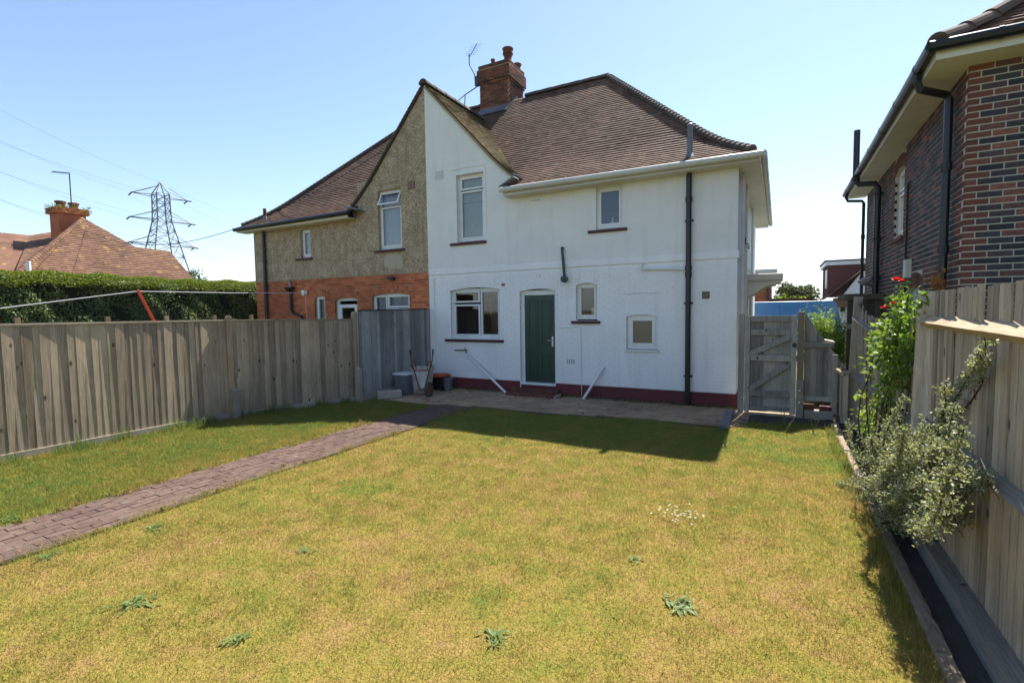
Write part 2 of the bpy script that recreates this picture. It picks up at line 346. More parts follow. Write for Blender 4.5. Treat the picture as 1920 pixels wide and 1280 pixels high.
# ================================================================ the setting
g = MB(); R_ = 6000.0
g.quad((-R_, -R_, -.03), (R_, -R_, -.03), (R_, R_, -.03), (-R_, R_, -.03)); struct(g.build('ground', MT['land']))
LX0, LX1, LY0, LY1 = -8.95, 1.56, -14.0, 0.0
def lawn_z(x, y): return .012*np.sin(x*1.7+.4)*np.cos(y*1.3)+.008*np.sin(x*4.1+y*3.3)
def gridmesh(name, x0, x1, y0, y1, n, m, zf):
    xs, ys = np.linspace(x0, x1, n), np.linspace(y0, y1, m); X, Y = np.meshgrid(xs, ys, indexing='ij')
    V = np.stack([X, Y, zf(X, Y)], -1).reshape(-1, 3); i = np.arange(n*m).reshape(n, m)
    return nmesh(name, V, np.stack([i[:-1, :-1], i[1:, :-1], i[1:, 1:], i[:-1, 1:]], -1).reshape(-1, 4))
PX0, PX1 = -5.83, -4.85                               # brick path
def patio_y(x): return np.where(x > .13, -1.02+.06*np.sin(x*7), -2.25+.55*np.clip((x+7.5)/7.5, 0, 1)+.05*np.sin(x*2.3))
def on_path(x, y): return (x > PX0-.02) & (x < PX1+.02) & (y < -1.9)
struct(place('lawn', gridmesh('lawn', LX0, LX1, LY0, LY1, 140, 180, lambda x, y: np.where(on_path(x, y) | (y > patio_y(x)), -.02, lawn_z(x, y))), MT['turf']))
m_ = MB(); m_.box(-16.5, LX0, -14, .0, -.025, -.004); struct(m_.build('neighbour_garden', MT['turf']))
# path: pavers 200 x 100, rows across the path
path = MB(); path.box(PX0, PX1, -14, -1.95, -.018, .006); path = struct(path.build('brick_path', MT['path_joint']))
pl = []
for j in range(9):                                     # bricks laid lengthwise in nine staggered rows
    x = PX0+.008+j*.1075; y = -1.98-(j % 2)*.104-random.random()*.01
    while y > -12.5: pl.append((x, x+.099, y-.2, y)); y -= .2085
pav = MB(); pav.box(-.5, .5, -.5, .5, -.5, .5); pav = pav.mesh('paver'); pav.materials.append(MT['paver'])
pl.sort(key=lambda q: (q[0]-CAM[0])**2+(q[2]-CAM[1])**2)
vis = [q for q in pl if q[2] > -9.6]; rest = MB(); n = 0
for q in vis:
    zt = .010+random.uniform(-.004, .004); sx, sy = q[1]-q[0], q[3]-q[2]
    if n < 300:
        o = place('paver', pav, None, path); o.location = ((q[0]+q[1])/2, (q[2]+q[3])/2, zt-.02); o.scale = (sx, sy, .04)
        o.rotation_euler = (random.uniform(-.02, .02), random.uniform(-.02, .02), random.uniform(-.025, .025)); n += 1
    else: rest.box(q[0], q[1], q[2], q[3], -.01, zt, random.random())
rest.build('paver_mass', MT['paver'], path, kind='stuff')
pt = MB(); xs = np.linspace(-7.45, .12, 40)
for a, b in zip(xs[:-1], xs[1:]): pt.quad((a, patio_y(a), .004), (b, patio_y(b), .004), (b, 0, .004), (a, 0, .004))
pt = struct(pt.build('patio', MT['paver_joint'])); pm = MB()
y = -.11
j = 0
while y > -2.35:
    x = -7.44-(j % 2)*.1
    while x < .1:
        if y > patio_y(x)+.02 and not (x > -5.05 and x < -3.7 and y > -.45): pm.box(max(x, -7.44), x+.198, y, y+.098, -.01, .016+random.uniform(-.010, .008), random.random())
        x += .206
    y -= .106; j += 1
struct(place('bare_earth', gridmesh('bare_earth', .10, 1.56, -1.12, .3, 30, 24, lambda x, y: .004+.006*np.sin(x*23+y*9)+.005*np.sin(y*31-x*7)), MT['soil']))
pm.build('patio_paver_mass', MT['patio'], pt, kind='stuff')
# kerb on the right, sunken soil strip beside the fence
kerb = struct(MB().box(1.56, 1.63, -14, -.75, -.12, -.06).build('kerb', MT['soil']))
yy = -.78
while yy > -12:
    L = .914; kb = MB(); dx = random.uniform(-.008, .008); dz = random.uniform(-.012, .01); n_ = 9; vs = []
    for i in range(n_+1):                              # chipped, uneven arrises
        y_ = yy-.003-(L-.006)*i/n_; jt = lambda a: random.uniform(-a, a)
        vs += [(1.553+dx+jt(.004), y_, -.1), (1.553+dx+jt(.007), y_, .020+dz+jt(.006)), (1.568+dx+jt(.006), y_, .034+dz+jt(.005)), (1.608+dx, y_, .036+dz+jt(.005)), (1.632+dx+jt(.007), y_, .030+dz+jt(.007)), (1.640+dx+jt(.008), y_, .012+dz), (1.640+dx, y_, -.1)]
    kb.add(vs, [(7*i+k, 7*i+k+1, 7*i+8+k, 7*i+7+k) for i in range(n_) for k in range(6)]+[tuple(range(7)), tuple(range(7*n_, 7*n_+7))]); kb.build('kerb_stone', MT['kerb'], kerb); yy -= L
struct(place('soil_strip', gridmesh('soil_strip', 1.6, 2.6, -14, 1.2, 16, 160, lambda x, y: -.014+.006*np.sin(x*31+y*9)+.006*np.sin(y*17-x*5)), MT['soil']))
struct(MB().box(-40, 40, 9.5, 17.5, -.028, -.012).build('street', MT['tarmac']))
hl = MB(); pr = None
for i in range(81):
    a = math.radians(-60+i*2.0); d = 5200; h = 60+40*math.sin(i*.35)+25*math.sin(i*.9+1)
    p = (math.sin(a)*d, math.cos(a)*d, -2, h)
    if pr: hl.add([pr[:3], p[:3], (p[0]*1.12, p[1]*1.12, p[3]), (pr[0]*1.12, pr[1]*1.12, pr[3])], [(0, 1, 2, 3)])
    pr = p
struct(hl.build('hills', MT['hill'], smooth=True))

# ================================================================ building tools
def TX(y0): return lambda u, v, z: (u, y0+v, z)                 # wall facing the camera (-Y)
def TY(x0): return lambda u, v, z: (x0+v, u, z)                 # wall facing -X
def TYp(x0): return lambda u, v, z: (x0-v, u, z)                # wall facing +X
def tbox(mb, T, u0, u1, v0, v1, z0, z1, rnd=0.0):
    return mb.add([T(u, v, z) for z in (z0, z1) for v in (v0, v1) for u in (u0, u1)],
        [(0, 2, 3, 1), (4, 5, 7, 6), (0, 1, 5, 4), (2, 6, 7, 3), (0, 4, 6, 2), (1, 3, 7, 5)], rnd)
def wall(mb, T, u0, u1, z0, z1, ops=(), dep=.12, v=0.0):
    us = sorted({u0, u1, *[x for o in ops for x in o[:2] if u0 < x < u1]}); zs = sorted({z0, z1, *[x for o in ops for x in o[2:4] if z0 < x < z1]})
    for a, b in zip(us[:-1], us[1:]):
        for c, d in zip(zs[:-1], zs[1:]):
            if any(o[0] < (a+b)/2 < o[1] and o[2] < (c+d)/2 < o[3] for o in ops): continue
            mb.quad(T(a, v, c), T(b, v, c), T(b, v, d), T(a, v, d))
    for o in ops:
        a, b, c, d = o[:4]; c2, d2 = max(c, z0), min(d, z1)
        if d2 <= c2: continue
        for q in (((a, c2), (a, d2)), ((b, c2), (b, d2))): mb.quad(T(q[0][0], v, q[0][1]), T(q[0][0], v+dep, q[0][1]), T(q[1][0], v+dep, q[1][1]), T(q[1][0], v, q[1][1]))
        if d <= z1: mb.quad(T(a, v, d), T(b, v, d), T(b, v+dep, d), T(a, v+dep, d))
        if c >= z0: mb.quad(T(a, v, c), T(b, v, c), T(b, v+dep, c), T(a, v+dep, c))
def arch_fill(mb, T, o, rise, v, dep, n=8):
    a, b, c, d = o[:4]; w = (b-a)
    zc = [d-rise*(2*i/n-1)**2-.001 for i in range(n+1)]; us = [a+w*i/n for i in range(n+1)]
    for i in range(n):
        mb.quad(T(us[i], v, zc[i]), T(us[i+1], v, zc[i+1]), T(us[i+1], v, d), T(us[i], v, d))
        mb.quad(T(us[i], v, zc[i]), T(us[i+1], v, zc[i+1]), T(us[i+1], v+dep, zc[i+1]), T(us[i], v+dep, zc[i]))
def brick_list(u0, u1, z0, z1, ops=(), L=.225, H=.075, jt=.010, start=0.0):
    out = []; row = 0; z = z0
    while z+H-jt <= z1+.002:
        free = [(u0, u1)]; zm = z+(H-jt)/2
        for o in ops:
            if o[2] < zm < o[3]:
                nf = []
                for a, b in free:
                    if o[1] <= a or o[0] >= b: nf.append((a, b)); continue
                    if o[0]-a > .02: nf.append((a, o[0]))
                    if b-o[1] > .02: nf.append((o[1], b))
                free = nf
        for a, b in free:
            x = u0+start-(L/2 if row % 2 else 0)
            while x < b:
                p, q = max(x, a), min(x+L-jt, b)
                if q-p > .03: out.append((p, q, z, z+H-jt))
                x += L
        z += H; row += 1
    return out
def bricks(mb, T, lst, proud=.005, deep=.03, jit=.0015):
    for p, q, a, b in lst: tbox(mb, T, p, q, -proud+random.uniform(-jit, jit), deep, a, b, random.random())
def window(parent, T, u0, u1, z0, z1, dep, lights, back=None, fw=.055, sw=.045, mat='upvc', glass='glass', bgap=.1, name='window', tilt=None):
    """frame (the window part) with panes and what hangs behind them as sub-parts; lights are (u0,u1,z0,z1) fractions"""
    f = MB(); y0, y1 = dep, dep+.07
    for q in ((u0, u1, z0, z0+fw), (u0, u1, z1-fw, z1), (u0, u0+fw, z0+fw, z1-fw), (u1-fw, u1, z0+fw, z1-fw)): tbox(f, T, q[0], q[1], y0, y1, q[2], q[3])
    iu0, iu1, iz0, iz1 = u0+fw, u1-fw, z0+fw, z1-fw; pn = []
    for l in lights:
        a, b = iu0+(iu1-iu0)*l[0], iu0+(iu1-iu0)*l[1]; c, d = iz0+(iz1-iz0)*l[2], iz0+(iz1-iz0)*l[3]; pn.append((a, b, c, d))
        if tilt is not None and l is lights[tilt]: continue
        for q in ((a, b, c, c+sw), (a, b, d-sw, d), (a, a+sw, c+sw, d-sw), (b-sw, b, c+sw, d-sw)): tbox(f, T, q[0], q[1], y0-.012, y1-.01, q[2], q[3])
    w = f.build(name, MT[mat], parent, bevel=.004)
    for k, (a, b, c, d) in enumerate(pn):
        if tilt == k:                                  # top-hung light standing open
            s = MB(); h = d-c; out = .17
            def Q(u, zz, th=0): k2 = (d-zz)/h; return T(u, y0-.015-out*k2+th, d-h*k2*.97)
            for q in ((a, b, c, c+sw), (a, b, d-sw, d), (a, a+sw, c+sw, d-sw), (b-sw, b, c+sw, d-sw)):
                s.add([Q(u, zz, th) for th in (0, .04) for zz in (q[2], q[3]) for u in (q[0], q[1])], [(0, 1, 3, 2), (4, 6, 7, 5), (0, 4, 5, 1), (2, 3, 7, 6), (0, 2, 6, 4), (1, 5, 7, 3)])
            s.build('open_sash', MT[mat], w)
            p = MB(); p.quad(Q(a+sw, c+sw, .02), Q(b-sw, c+sw, .02), Q(b-sw, d-sw, .02), Q(a+sw, d-sw, .02)); p.build('pane', MT[glass], w); continue
        p = MB(); p.quad(T(a+sw-.004, y0+.02, c+sw-.004), T(b-sw+.004, y0+.02, c+sw-.004), T(b-sw+.004, y0+.02, d-sw+.004), T(a+sw-.004, y0+.02, d-sw+.004)); p.build('pane', MT[glass], w)
    if back:
        bm = MB(); n = 24
        for i in range(n):
            ua, ub = u0+(u1-u0)*i/n, u0+(u1-u0)*(i+1)/n; wv = .012 if back == 'net' else 0
            bm.quad(T(ua, y1+bgap+wv*math.sin(i*1.9), z0), T(ub, y1+bgap+wv*math.sin((i+1)*1.9), z0), T(ub, y1+bgap+wv*math.sin((i+1)*1.9), z1), T(ua, y1+bgap+wv*math.sin(i*1.9), z1))
        bm.build('curtain' if back == 'net' else 'blind', MT[back], w)
    return w
def sill(w, T, u0, u1, z0, z1, proud, mat='sill'):
    b = MB(); tbox(b, T, u0, u1, -proud, .1, z0, z1); return b.build('window_sill', MT[mat], w, bevel=.008)
def tiles(mb, pt, n, lo, hi, w=.165, lift=.026, k0=0, step=1.0):
    for k in range(k0, n):
        L0, L1, H0, H1 = lo(k), lo(k+1), hi(k), hi(k+1)
        a0 = min(L0, L1); x = a0-(k % 2)*w/2-random.random()*.01
        mx = max(H0, H1)
        if mx-a0 < .02: continue
        mid = (a0+mx)/2; p0 = Vector(pt(mid, k)); nn = (Vector(pt(mid+.1, k))-p0).cross(Vector(pt(mid, k+1))-p0).normalized()
        if nn.z < 0: nn = -nn
        while x < mx:
            xa, xb = x+.002, x+w-.002
            c0, c1 = min(max(xa, L0), H0), min(max(xb, L0), H0); d0, d1 = min(max(xa, L1), H1), min(max(xb, L1), H1)
            if c1-c0 > .01 or d1-d0 > .01:
                l = lift+random.uniform(-.0015, .003); s = random.uniform(-.0015, .0015)
                A = Vector(pt(c0, k-.06)); B = Vector(pt(c1, k-.06)); C_ = Vector(pt(d1, k+1.02)); D_ = Vector(pt(d0, k+1.02))
                mb.add([A+nn*(l+s), B+nn*(l-s), C_+nn*.004, D_+nn*.004, A-nn*.004, B-nn*.004], [(0, 1, 2, 3), (4, 5, 1, 0), (0, 3, 4), (1, 5, 2)], random.random())
            x += w
class Prof:
    """roof slope profile with sprocketed eaves: height against plan distance from the eave"""
    def __init__(s, z0, lo, extra, blend, run, gauge=.115):
        s.d = np.linspace(-.1, run+.6, 600); sl = lo+extra*np.clip(s.d/blend, 0, 1)**2*(3-2*np.clip(s.d/blend, 0, 1))
        s.z = z0+np.concatenate([[0], np.cumsum((sl[1:]+sl[:-1])/2*np.diff(s.d))]); s.z += z0-np.interp(0, s.d, s.z)
        s.s = np.concatenate([[0], np.cumsum(np.hypot(np.diff(s.d), np.diff(s.z)))]); s.s -= np.interp(0, s.d, s.s)
        s.g = gauge; s.n = int(np.interp(run, s.d, s.s)/gauge)
    def Z(s, d): return float(np.interp(d, s.d, s.z))
    def inv(s, z): return float(np.interp(z, s.z, s.d))
    def D(s, k): return float(np.interp(k*s.g, s.s, s.d))
def skin(mb, pt, n, lo, hi, drop=.02, step=4):
    ks = list(range(0, n, step))+[n]
    for a, b in zip(ks[:-1], ks[1:]):
        P = [Vector(pt(lo(a), a)), Vector(pt(hi(a), a)), Vector(pt(hi(b), b)), Vector(pt(lo(b), b))]
        mb.quad(*[p-Vector((0, 0, drop)) for p in P])
def half_round(mb, a, b, r, n=8, rnd=0.0, drop=.02):
    a, b = Vector(a), Vector(b); d = (b-a).normalized(); s = d.cross(Vector((0, 0, 1))).normalized(); u = s.cross(d)
    vs = [p+s*(rr*math.cos(math.pi*k/n))+u*(rr*math.sin(math.pi*k/n)-drop) for p, rr in ((a, r*1.04), (b, r*.96)) for k in range(n+1)]
    fs = [(k, k+1, n+2+k, n+1+k) for k in range(n)]+[tuple(range(n+1)), tuple(range(n+1, 2*n+2))]
    mb.add(vs, fs, rnd)
def gutter(parent, pts, mat, r=.06, brackets=True):
    gm = MB(); gm.tube(pts, r, 10); o = gm.build('gutter', MT[mat], parent, smooth=False)
    if brackets:
        for a, b in zip(pts[:-1], pts[1:]):
            a, b = Vector(a), Vector(b); n = max(1, int((b-a).length/1.1))
            for i in range(n):
                p = a.lerp(b, (i+.5)/n); d = (b-a).normalized(); bm = MB(); bm.tube([p-d*.02, p+d*.02], r*1.1, 10); bm.build('bracket', MT[mat], o)
    return o

# ================================================================ the pair of houses
DIV = -7.52; DEP = 8.1
RM = Prof(4.87, .60, .42, 1.4, 4.1); RG = Prof(5.12, .76, .31, 1.0, 2.8)
XE = DIV+2.80; GZ = RG.Z(2.8)
white = thing('semi_detached_house', (-3.7, 0, 0), 'white painted semi-detached house with green back door and brown tiled roof', 'house')
dashh = thing('semi_detached_house', (-11.2, 0, 0), 'pebble-dashed semi-detached house with red brick ground floor and black gutters', 'house')
def mir(f, m=.963): return lambda x, k: (lambda p: (DIV-(p[0]-DIV)*m, p[1], p[2]))(f(x, k))
def main_pt(x, k): d = RM.D(k); return (x, -.35+d, RM.Z(d))
def main_lo(k):
    z = RM.Z(RM.D(k))
    if z < 5.12: return -4.95
    return (XE-RG.inv(z)) if z < GZ else DIV
def main_hi(k): return .35-RM.D(k)
def gab_pt(y, k): e = RG.D(k); return (XE-e, y, RG.Z(e))
def gab_hi(k): return RM.inv(RG.Z(RG.D(k)))-.35+.04
def hip_pt(y, k): d = RM.D(k); return (.35-d, y, RM.Z(d))
def hip_lo(k): return -.35+RM.D(k)
def hip_hi(k): return DEP+.35-RM.D(k)
def frt_pt(x, k): d = RM.D(k); return (x, DEP+.35-d, RM.Z(d))
NR = RM.n
def roof(house, f, gf, dark):
    sk = MB()
    skin(sk, f(main_pt), NR, main_lo, main_hi, .03); skin(sk, f(hip_pt), NR, hip_lo, hip_hi, .03); skin(sk, f(frt_pt), NR, lambda k: DIV, main_hi, .03)
    skin(sk, f(gab_pt), RG.n, lambda k: -.05, gab_hi, .03)
    r = sk.build('roof', MT['barge_dark'], house)
    a = MB(); tiles(a, f(main_pt), NR, main_lo, main_hi); a.build('plain_tiling', MT['tile'], r, kind='stuff')
    a = MB(); tiles(a, f(hip_pt), NR, hip_lo, hip_hi); a.build('hip_tiling', MT['tile'], r, kind='stuff')
    a = MB(); tiles(a, f(gab_pt), RG.n, lambda k: -.07, gab_hi); a.build('gable_tiling', MT['tile_moss'], r, kind='stuff')
    for k in range(1, NR, 1):                          # bonnet tiles down the hip
        h = MB(); p, q = Vector(f(main_pt)(main_hi(k), k)), Vector(f(main_pt)(main_hi(k+1.25), k+1.25))
        half_round(h, p+Vector((0, 0, .035)), q+Vector((0, 0, .012)), .105, 5, random.random(), .03); h.build('bonnet_tile', MT['ridge'], r)
    x = main_hi(NR); zt = RM.Z(4.1)
    while x > DIV+.1:
        if not (-7.95 < x-.4 < -6.7 and house is white):
            h = MB(); p, q = f(lambda u, k: (u, 3.75, zt+.0))(x, 0), f(lambda u, k: (u, 3.75, zt+.0))(max(x-.44, DIV), 0); half_round(h, p, q, .13, 8, random.random(), .03); h.build('ridge_tile', MT['ridge'], r)
        x -= .45
    return r
ident = lambda f: f
rw = roof(white, ident, None, False); rd = roof(dashh, mir, None, True)
y = -.08
while y < 3.0:                                          # gable ridge, shared along the party line
    h = MB(); half_round(h, (DIV, y, GZ+.0), (DIV, min(y+.44, 3.05), GZ+.0), .125, 8, random.random(), .03); h.build('ridge_tile', MT['ridge'], rw); y += .45
# verge strips under the gable tiles
for house, f, mt in ((white, ident, 'barge'), (dashh, mir, 'barge_dark')):
    vb = MB()
    ks = np.linspace(0, RG.n, 12)
    for a, b in zip(ks[:-1], ks[1:]):
        p, q = Vector(f(gab_pt)(-.045, a)), Vector(f(gab_pt)(-.045, b)); vb.bar(p-Vector((0, 0, .065)), q-Vector((0, 0, .065)), .05, .07, (0, 1, 0))
    vb.build('verge_board', MT[mt], house)
# ---- white half
T0 = TX(0.0)
W1 = (-6.83, -5.36, 1.30, 2.62); DR = (-4.80, -3.86, 0.0, 2.53); W3 = (-3.354, -2.85, 1.77, 2.62); W4 = (-2.19, -1.52, 1.13, 1.90)
W2 = (-6.56, -5.76, 3.77, 5.46); W5 = (-2.87, -2.27, 3.78, 4.69); lowops = [W1, DR, W3, W4]
def profile_strip(mb, T, f, zlow, ea, eb, v, n=10):
    es = np.linspace(ea, eb, n)
    for a, b in zip(es[:-1], es[1:]):
        pa, pb = f(gab_pt)(0, 0), 0
        xa, xb = XE-a, XE-b; za, zb = RG.Z(a)-.05, RG.Z(b)-.05
        if f is not ident: xa, xb = DIV-(xa-DIV)*.963, DIV-(xb-DIV)*.963
        mb.quad(T(xa, v, zlow), T(xb, v, zlow), T(xb, v, zb), T(xa, v, za))
wl = MB(); wall(wl, T0, DIV, 0, .0, 3.0, lowops, .13)
for o, rs in ((W1, .06), (DR, .05), (W3, .05), (W4, .045)): arch_fill(wl, T0, o, rs, -.009, .13)
lw = wl.build('brick_wall', MT['white_brick'], white)
bm_ = MB(); bricks(bm_, T0, brick_list(DIV+.01, 0, .32, 2.97, lowops, jt=.014), .010, .03, .002); bm_.build('painted_brickwork', MT['white_brick'], lw, kind='stuff')
bd = MB(); tbox(bd, T0, DIV+.004, .03, -.03, .0, 2.985, 3.125); bd.build('string_course', MT['white_brick'], white, bevel=.012)
up = MB(); v = -.016
wall(up, T0, DIV, -5.55, 3.125, 5.72, [W2], .12, v); wall(up, T0, -5.55, -4.95, 3.125, 5.05, [], .1, v); wall(up, T0, -4.95, 0, 3.125, 4.76, [W5], .12, v)
profile_strip(up, T0, ident, 5.72, RG.inv(5.79), 2.8, v); profile_strip(up, T0, ident, 5.05, .02, XE+5.55, v, 6)
up.quad((DIV, v, 3.125), (0, v, 3.125), (0, .03, 3.125), (DIV, .03, 3.125))
up.build('rendered_wall', MT['white_render'], white)
sw_ = MB(); Ts = TYp(0.0)
wall(sw_, Ts, 0, DEP, 0, 4.76, [(1.9, 2.85, .15, 2.3), (4.4, 5.2, 1.3, 2.5)], .12); sw_.quad((DIV, DEP, 0), (0, DEP, 0), (0, DEP, 4.9), (DIV, DEP, 4.9)); sw_.build('side_wall', MT['white_brick'], white)
iw = MB(); iw.quad((DIV+.02, 3.2, 0), (-.05, 3.2, 0), (-.05, 3.2, 4.9), (DIV+.02, 3.2, 4.9)); iw.box(DIV+.02, -.05, .14, 3.2, 2.75, 2.8); iw.quad((DIV+.02, .14, .2), (-.05, .14, .2), (-.05, 3.2, .2), (DIV+.02, 3.2, .2))
iw.quad((-5.0, .14, .2), (-5.0, 3.2, .2), (-5.0, 3.2, 2.75), (-5.0, .14, 2.75)); iw.quad((DIV+.02, .14, 4.78), (-.05, .14, 4.78), (-.05, 3.2, 4.78), (DIV+.02, 3.2, 4.78))
iw.build('room_partition', MT['interior_light'], white)
sb = MB(); tbox(sb, Ts, .0, DEP, -.03, .05, 2.985, 3.125); sb.build('string_course', MT['white_brick'], white)
pb = MB(); tbox(pb, T0, DIV+.06, -4.82, -.028, .02, 0, .30); pb.build('plinth', MT['plinth'], white); pb = MB(); tbox(pb, T0, -3.86, .03, -.028, .02, 0, .30); pb.build('plinth', MT['plinth'], white)
pb = MB(); tbox(pb, Ts, .0, DEP, -.028, .02, 0, .30); pb.build('plinth', MT['plinth'], white)
w = window(white, T0, *W1[:2], 1.33, 2.60, .09, [(0, .58, 0, .70), (0, .58, .74, 1), (.60, 1, 0, 1)]); sill(w, T0, -7.0, -5.25, 1.235, 1.30, .07)
b = MB(); tbox(b, T0, -6.83, -5.36, .0, .1, 1.30, 1.34); b.build('drip', MT['upvc'], w)
w = window(white, T0, *W2[:2], 3.80, 5.46, .085, [(0, 1, 0, .78), (0, 1, .80, 1)], 'blind', bgap=.02); sill(w, T0, -6.78, -5.70, 3.70, 3.765, .07)
w = window(white, T0, *W5[:2], 3.80, 4.69, .06, [(0, 1, 0, 1)]); sill(w, T0, -3.05, -2.17, 3.705, 3.765, .07)
w = window(white, T0, *W3[:2], 1.80, 2.61, .085, [(0, 1, 0, 1)]); sill(w, T0, -3.46, -2.78, 1.70, 1.765, .07)
w = window(white, T0, *W4[:2], 1.15, 1.89, .05, [(0, 1, 0, 1)], 'board_brown', fw=.07, sw=.06, glass='glass_frost', bgap=.01); sill(w, T0, -2.23, -1.49, 1.095, 1.14, .05, 'upvc')
for q in ((W2, 5.62, 5.645, -6.75, -5.72), (W4, 2.36, 2.375, -2.25, -1.52)):
    b = MB(); n_ = 9
    for i in range(n_):
        a_, b_ = q[3]+(q[4]-q[3])*i/n_, q[3]+(q[4]-q[3])*(i+1)/n_; k_ = (i+.5)/n_*2-1; dz = -.02*k_*k_
        tbox(b, T0, a_, b_, -.032, 0, q[1]+dz, q[2]+dz)
    b.build('hood_mould', MT['white_render'], white)
sfr = MB()
for q in ((W2[0]-.10, W2[0], W2[2], W2[3]+.1), (W2[1], W2[1]+.07, W2[2], W2[3]+.1), (W2[0], W2[1], W2[3], W2[3]+.1)): tbox(sfr, T0, q[0], q[1], -.030, .0, q[2], q[3])
sfr.build('window_surround', MT['white_render'], white, bevel=.004)
# back door: frame, four-panel leaf, handle, threshold, brick step
fr = MB()
for q in ((DR[0], DR[0]+.085, .28, 2.5), (DR[1]-.06, DR[1], .28, 2.5), (DR[0]+.085, DR[1]-.06, 2.38, 2.5)): tbox(fr, T0, q[0], q[1], .075, .15, q[2], q[3])
df = fr.build('door_frame', MT['upvc'], white, bevel=.005)
b = MB(); tbox(b, T0, DR[0], DR[1], -.02, .15, .225, .28); b.build('threshold', MT['upvc'], df, bevel=.006)
b = MB(); tbox(b, T0, DR[0], DR[1], .01, .14, 0, .225); b.build('threshold_wall', MT['plinth'], df)
L0, L1 = DR[0]+.09, DR[1]-.065; lf = MB(); tbox(lf, T0, L0, L1, .095, .14, .285, 2.375); lf = lf.build('door', MT['door_green'], white)
mw = (L1-L0)
for a, b_ in ((.12, .45), (.55, .88)):
    for c, d in ((.36, 1.02), (1.16, 2.26)):
        fm = MB(); u0_, u1_ = L0+mw*a, L0+mw*b_
        for q in ((u0_, u1_, c, c+.022), (u0_, u1_, d-.022, d), (u0_, u0_+.022, c+.022, d-.022), (u1_-.022, u1_, c+.022, d-.022)): tbox(fm, T0, q[0], q[1], .083, .096, q[2], q[3])
        tbox(fm, T0, u0_+.06, u1_-.06, .086, .096, c+.06, d-.06); fm.build('door_panel', MT['door_green'], lf, bevel=.004)
hd = MB(); hd.tube([(L1-.06, .095, 1.30), (L1-.06, .05, 1.30), (L1-.18, .045, 1.30)], .011, 8); tbox(hd, T0, L1-.08, L1-.04, .085, .096, 1.16, 1.40); hd.build('handle', MT['steel'], lf)
stp = MB().box(-4.98, -3.74, -.44, -.03, -.02, .07); stp = stp.build('door_step', MT['mortar'], white)
for i in range(11):
    b = MB(); x0 = -4.99+i*.1145; b.box(x0, x0+.104, -.46, -.24, 0, .082, random.random()); b.build('step_brick', MT['terracotta'], stp, bevel=.008)
    b = MB(); b.box(x0, x0+.104, -.23, -.032, 0, .155, random.random()); b.build('step_brick', MT['terracotta'], stp, bevel=.008)
# eaves
fs = MB(); fs.box(-5.0, .35, -.375, -.35, 4.705, 4.86); fs.box(.35, .375, -.375, DEP+.35, 4.705, 4.86); fs.build('fascia', MT['gutter_white'], white)
fs = MB(); fs.box(-5.0, .349, -.349, -.0, 4.712, 4.73); fs.box(.0, .349, .0, DEP+.35, 4.712, 4.73); fs.box(-5.02, -5.0, -.37, .0, 4.705, 4.84); fs.build('soffit', MT['cream'], white)
gutter(white, [(-5.06, -.44, 4.83), (.44, -.44, 4.80)], 'gutter_white', .062); gutter(white, [(.44, -.46, 4.80), (.44, DEP+.3, 4.80)], 'gutter_white', .062)
ld = MB()
for i in range(6):
    t_ = i/5; ld.box(-5.15+t_*.33, -5.08+t_*.33, -.30+.0*t_, .02, 4.90+.28*t_**2, 4.93+.28*t_**2)
ld.bar((-5.14, -.16, 4.93), (-4.74, -.16, 5.12), .40, .03); ld.build('lead_flashing', MT['lead'], rw)
# pipes, vents and fittings on the white wall
dp = MB(); dp.tube([(-.90, -.095, .0), (-.90, -.095, 4.72)], .054, 12)
for z in (2.83, 2.70, 4.2): dp.tube([(-.90, -.095, z-.05), (-.90, -.095, z+.05)], .068, 12)
dp = dp.build('soil_pipe', MT['black_plastic'], white)
for z in (.62, 2.12, 3.78):
    b = MB(); b.box(-.985, -.815, -.05, .0, z-.02, z+.02); b.build('pipe_clip', MT['black_plastic'], dp)
vp_ = MB(); vp_.tube([(-.90, -.02, 4.95), (-.90, -.02, 5.66)], .054, 12); vp_.lathe((-.90, -.02, 5.64), [(.05, 0), (.062, .01), (.062, .05), (.03, .07)], 10); vp_ = vp_.build('vent_pipe', MT['grey_plastic'], white)
b = MB(); b.lathe((-.90, -.02, 5.0), [(.16, -.02), (.11, .05), (.06, .12)], 10); b.build('flashing', MT['lead'], vp_)
b = MB(); b.tube([(-1.86, -.05, 3.0), (-1.86, -.05, 2.86), (-1.80, -.05, 2.86), (-.95, -.06, 2.82)], .03, 8); b.build('waste_pipe', MT['upvc'], white)
b = MB(); b.tube([(-3.66, .0, 3.43), (-3.66, -.07, 3.43), (-3.65, -.09, 3.38), (-3.60, -.09, 2.80)], .033, 8); b.lathe((-3.595, -.09, 2.72), [(.03, .03), (.078, .02), (.078, -.06), (.03, -.07)], 14, 'y'); b.build('flue_pipe', MT['pipe_green'], white)
b = MB(); tbox(b, T0, -.645, -.50, -.018, 0, 2.20, 2.35); fl = b.build('square_vent', MT['board_brown'], white)
def air_brick(c, w_, h_, nx, nz, v=-.014, mat='white_brick', house=white):
    b = MB(); tbox(b, T0, c[0]-w_/2, c[0]+w_/2, v-.008, v+.01, c[1]-h_/2, c[1]+h_/2); ab = b.build('air_brick', MT[mat], house); hb = MB()
    for i in range(nx):
        for j in range(nz):
            u, z = c[0]-w_/2+w_*(i+.5)/nx, c[1]-h_/2+h_*(j+.5)/nz; tbox(hb, T0, u-w_/nx*.3, u+w_/nx*.3, v-.0095, v, z-h_/nz*.28, z+h_/nz*.28)
    hb.build('vent_grid', MT['iron'] if nx < 5 else MT['concrete'], ab, kind='stuff')
air_brick((-7.09, 5.55), .26, .21, 8, 7, -.022); air_brick((-4.34, 4.59), .22, .05, 5, 1, -.02); air_brick((-3.49, .83), .21, .11, 4, 5, -.005)
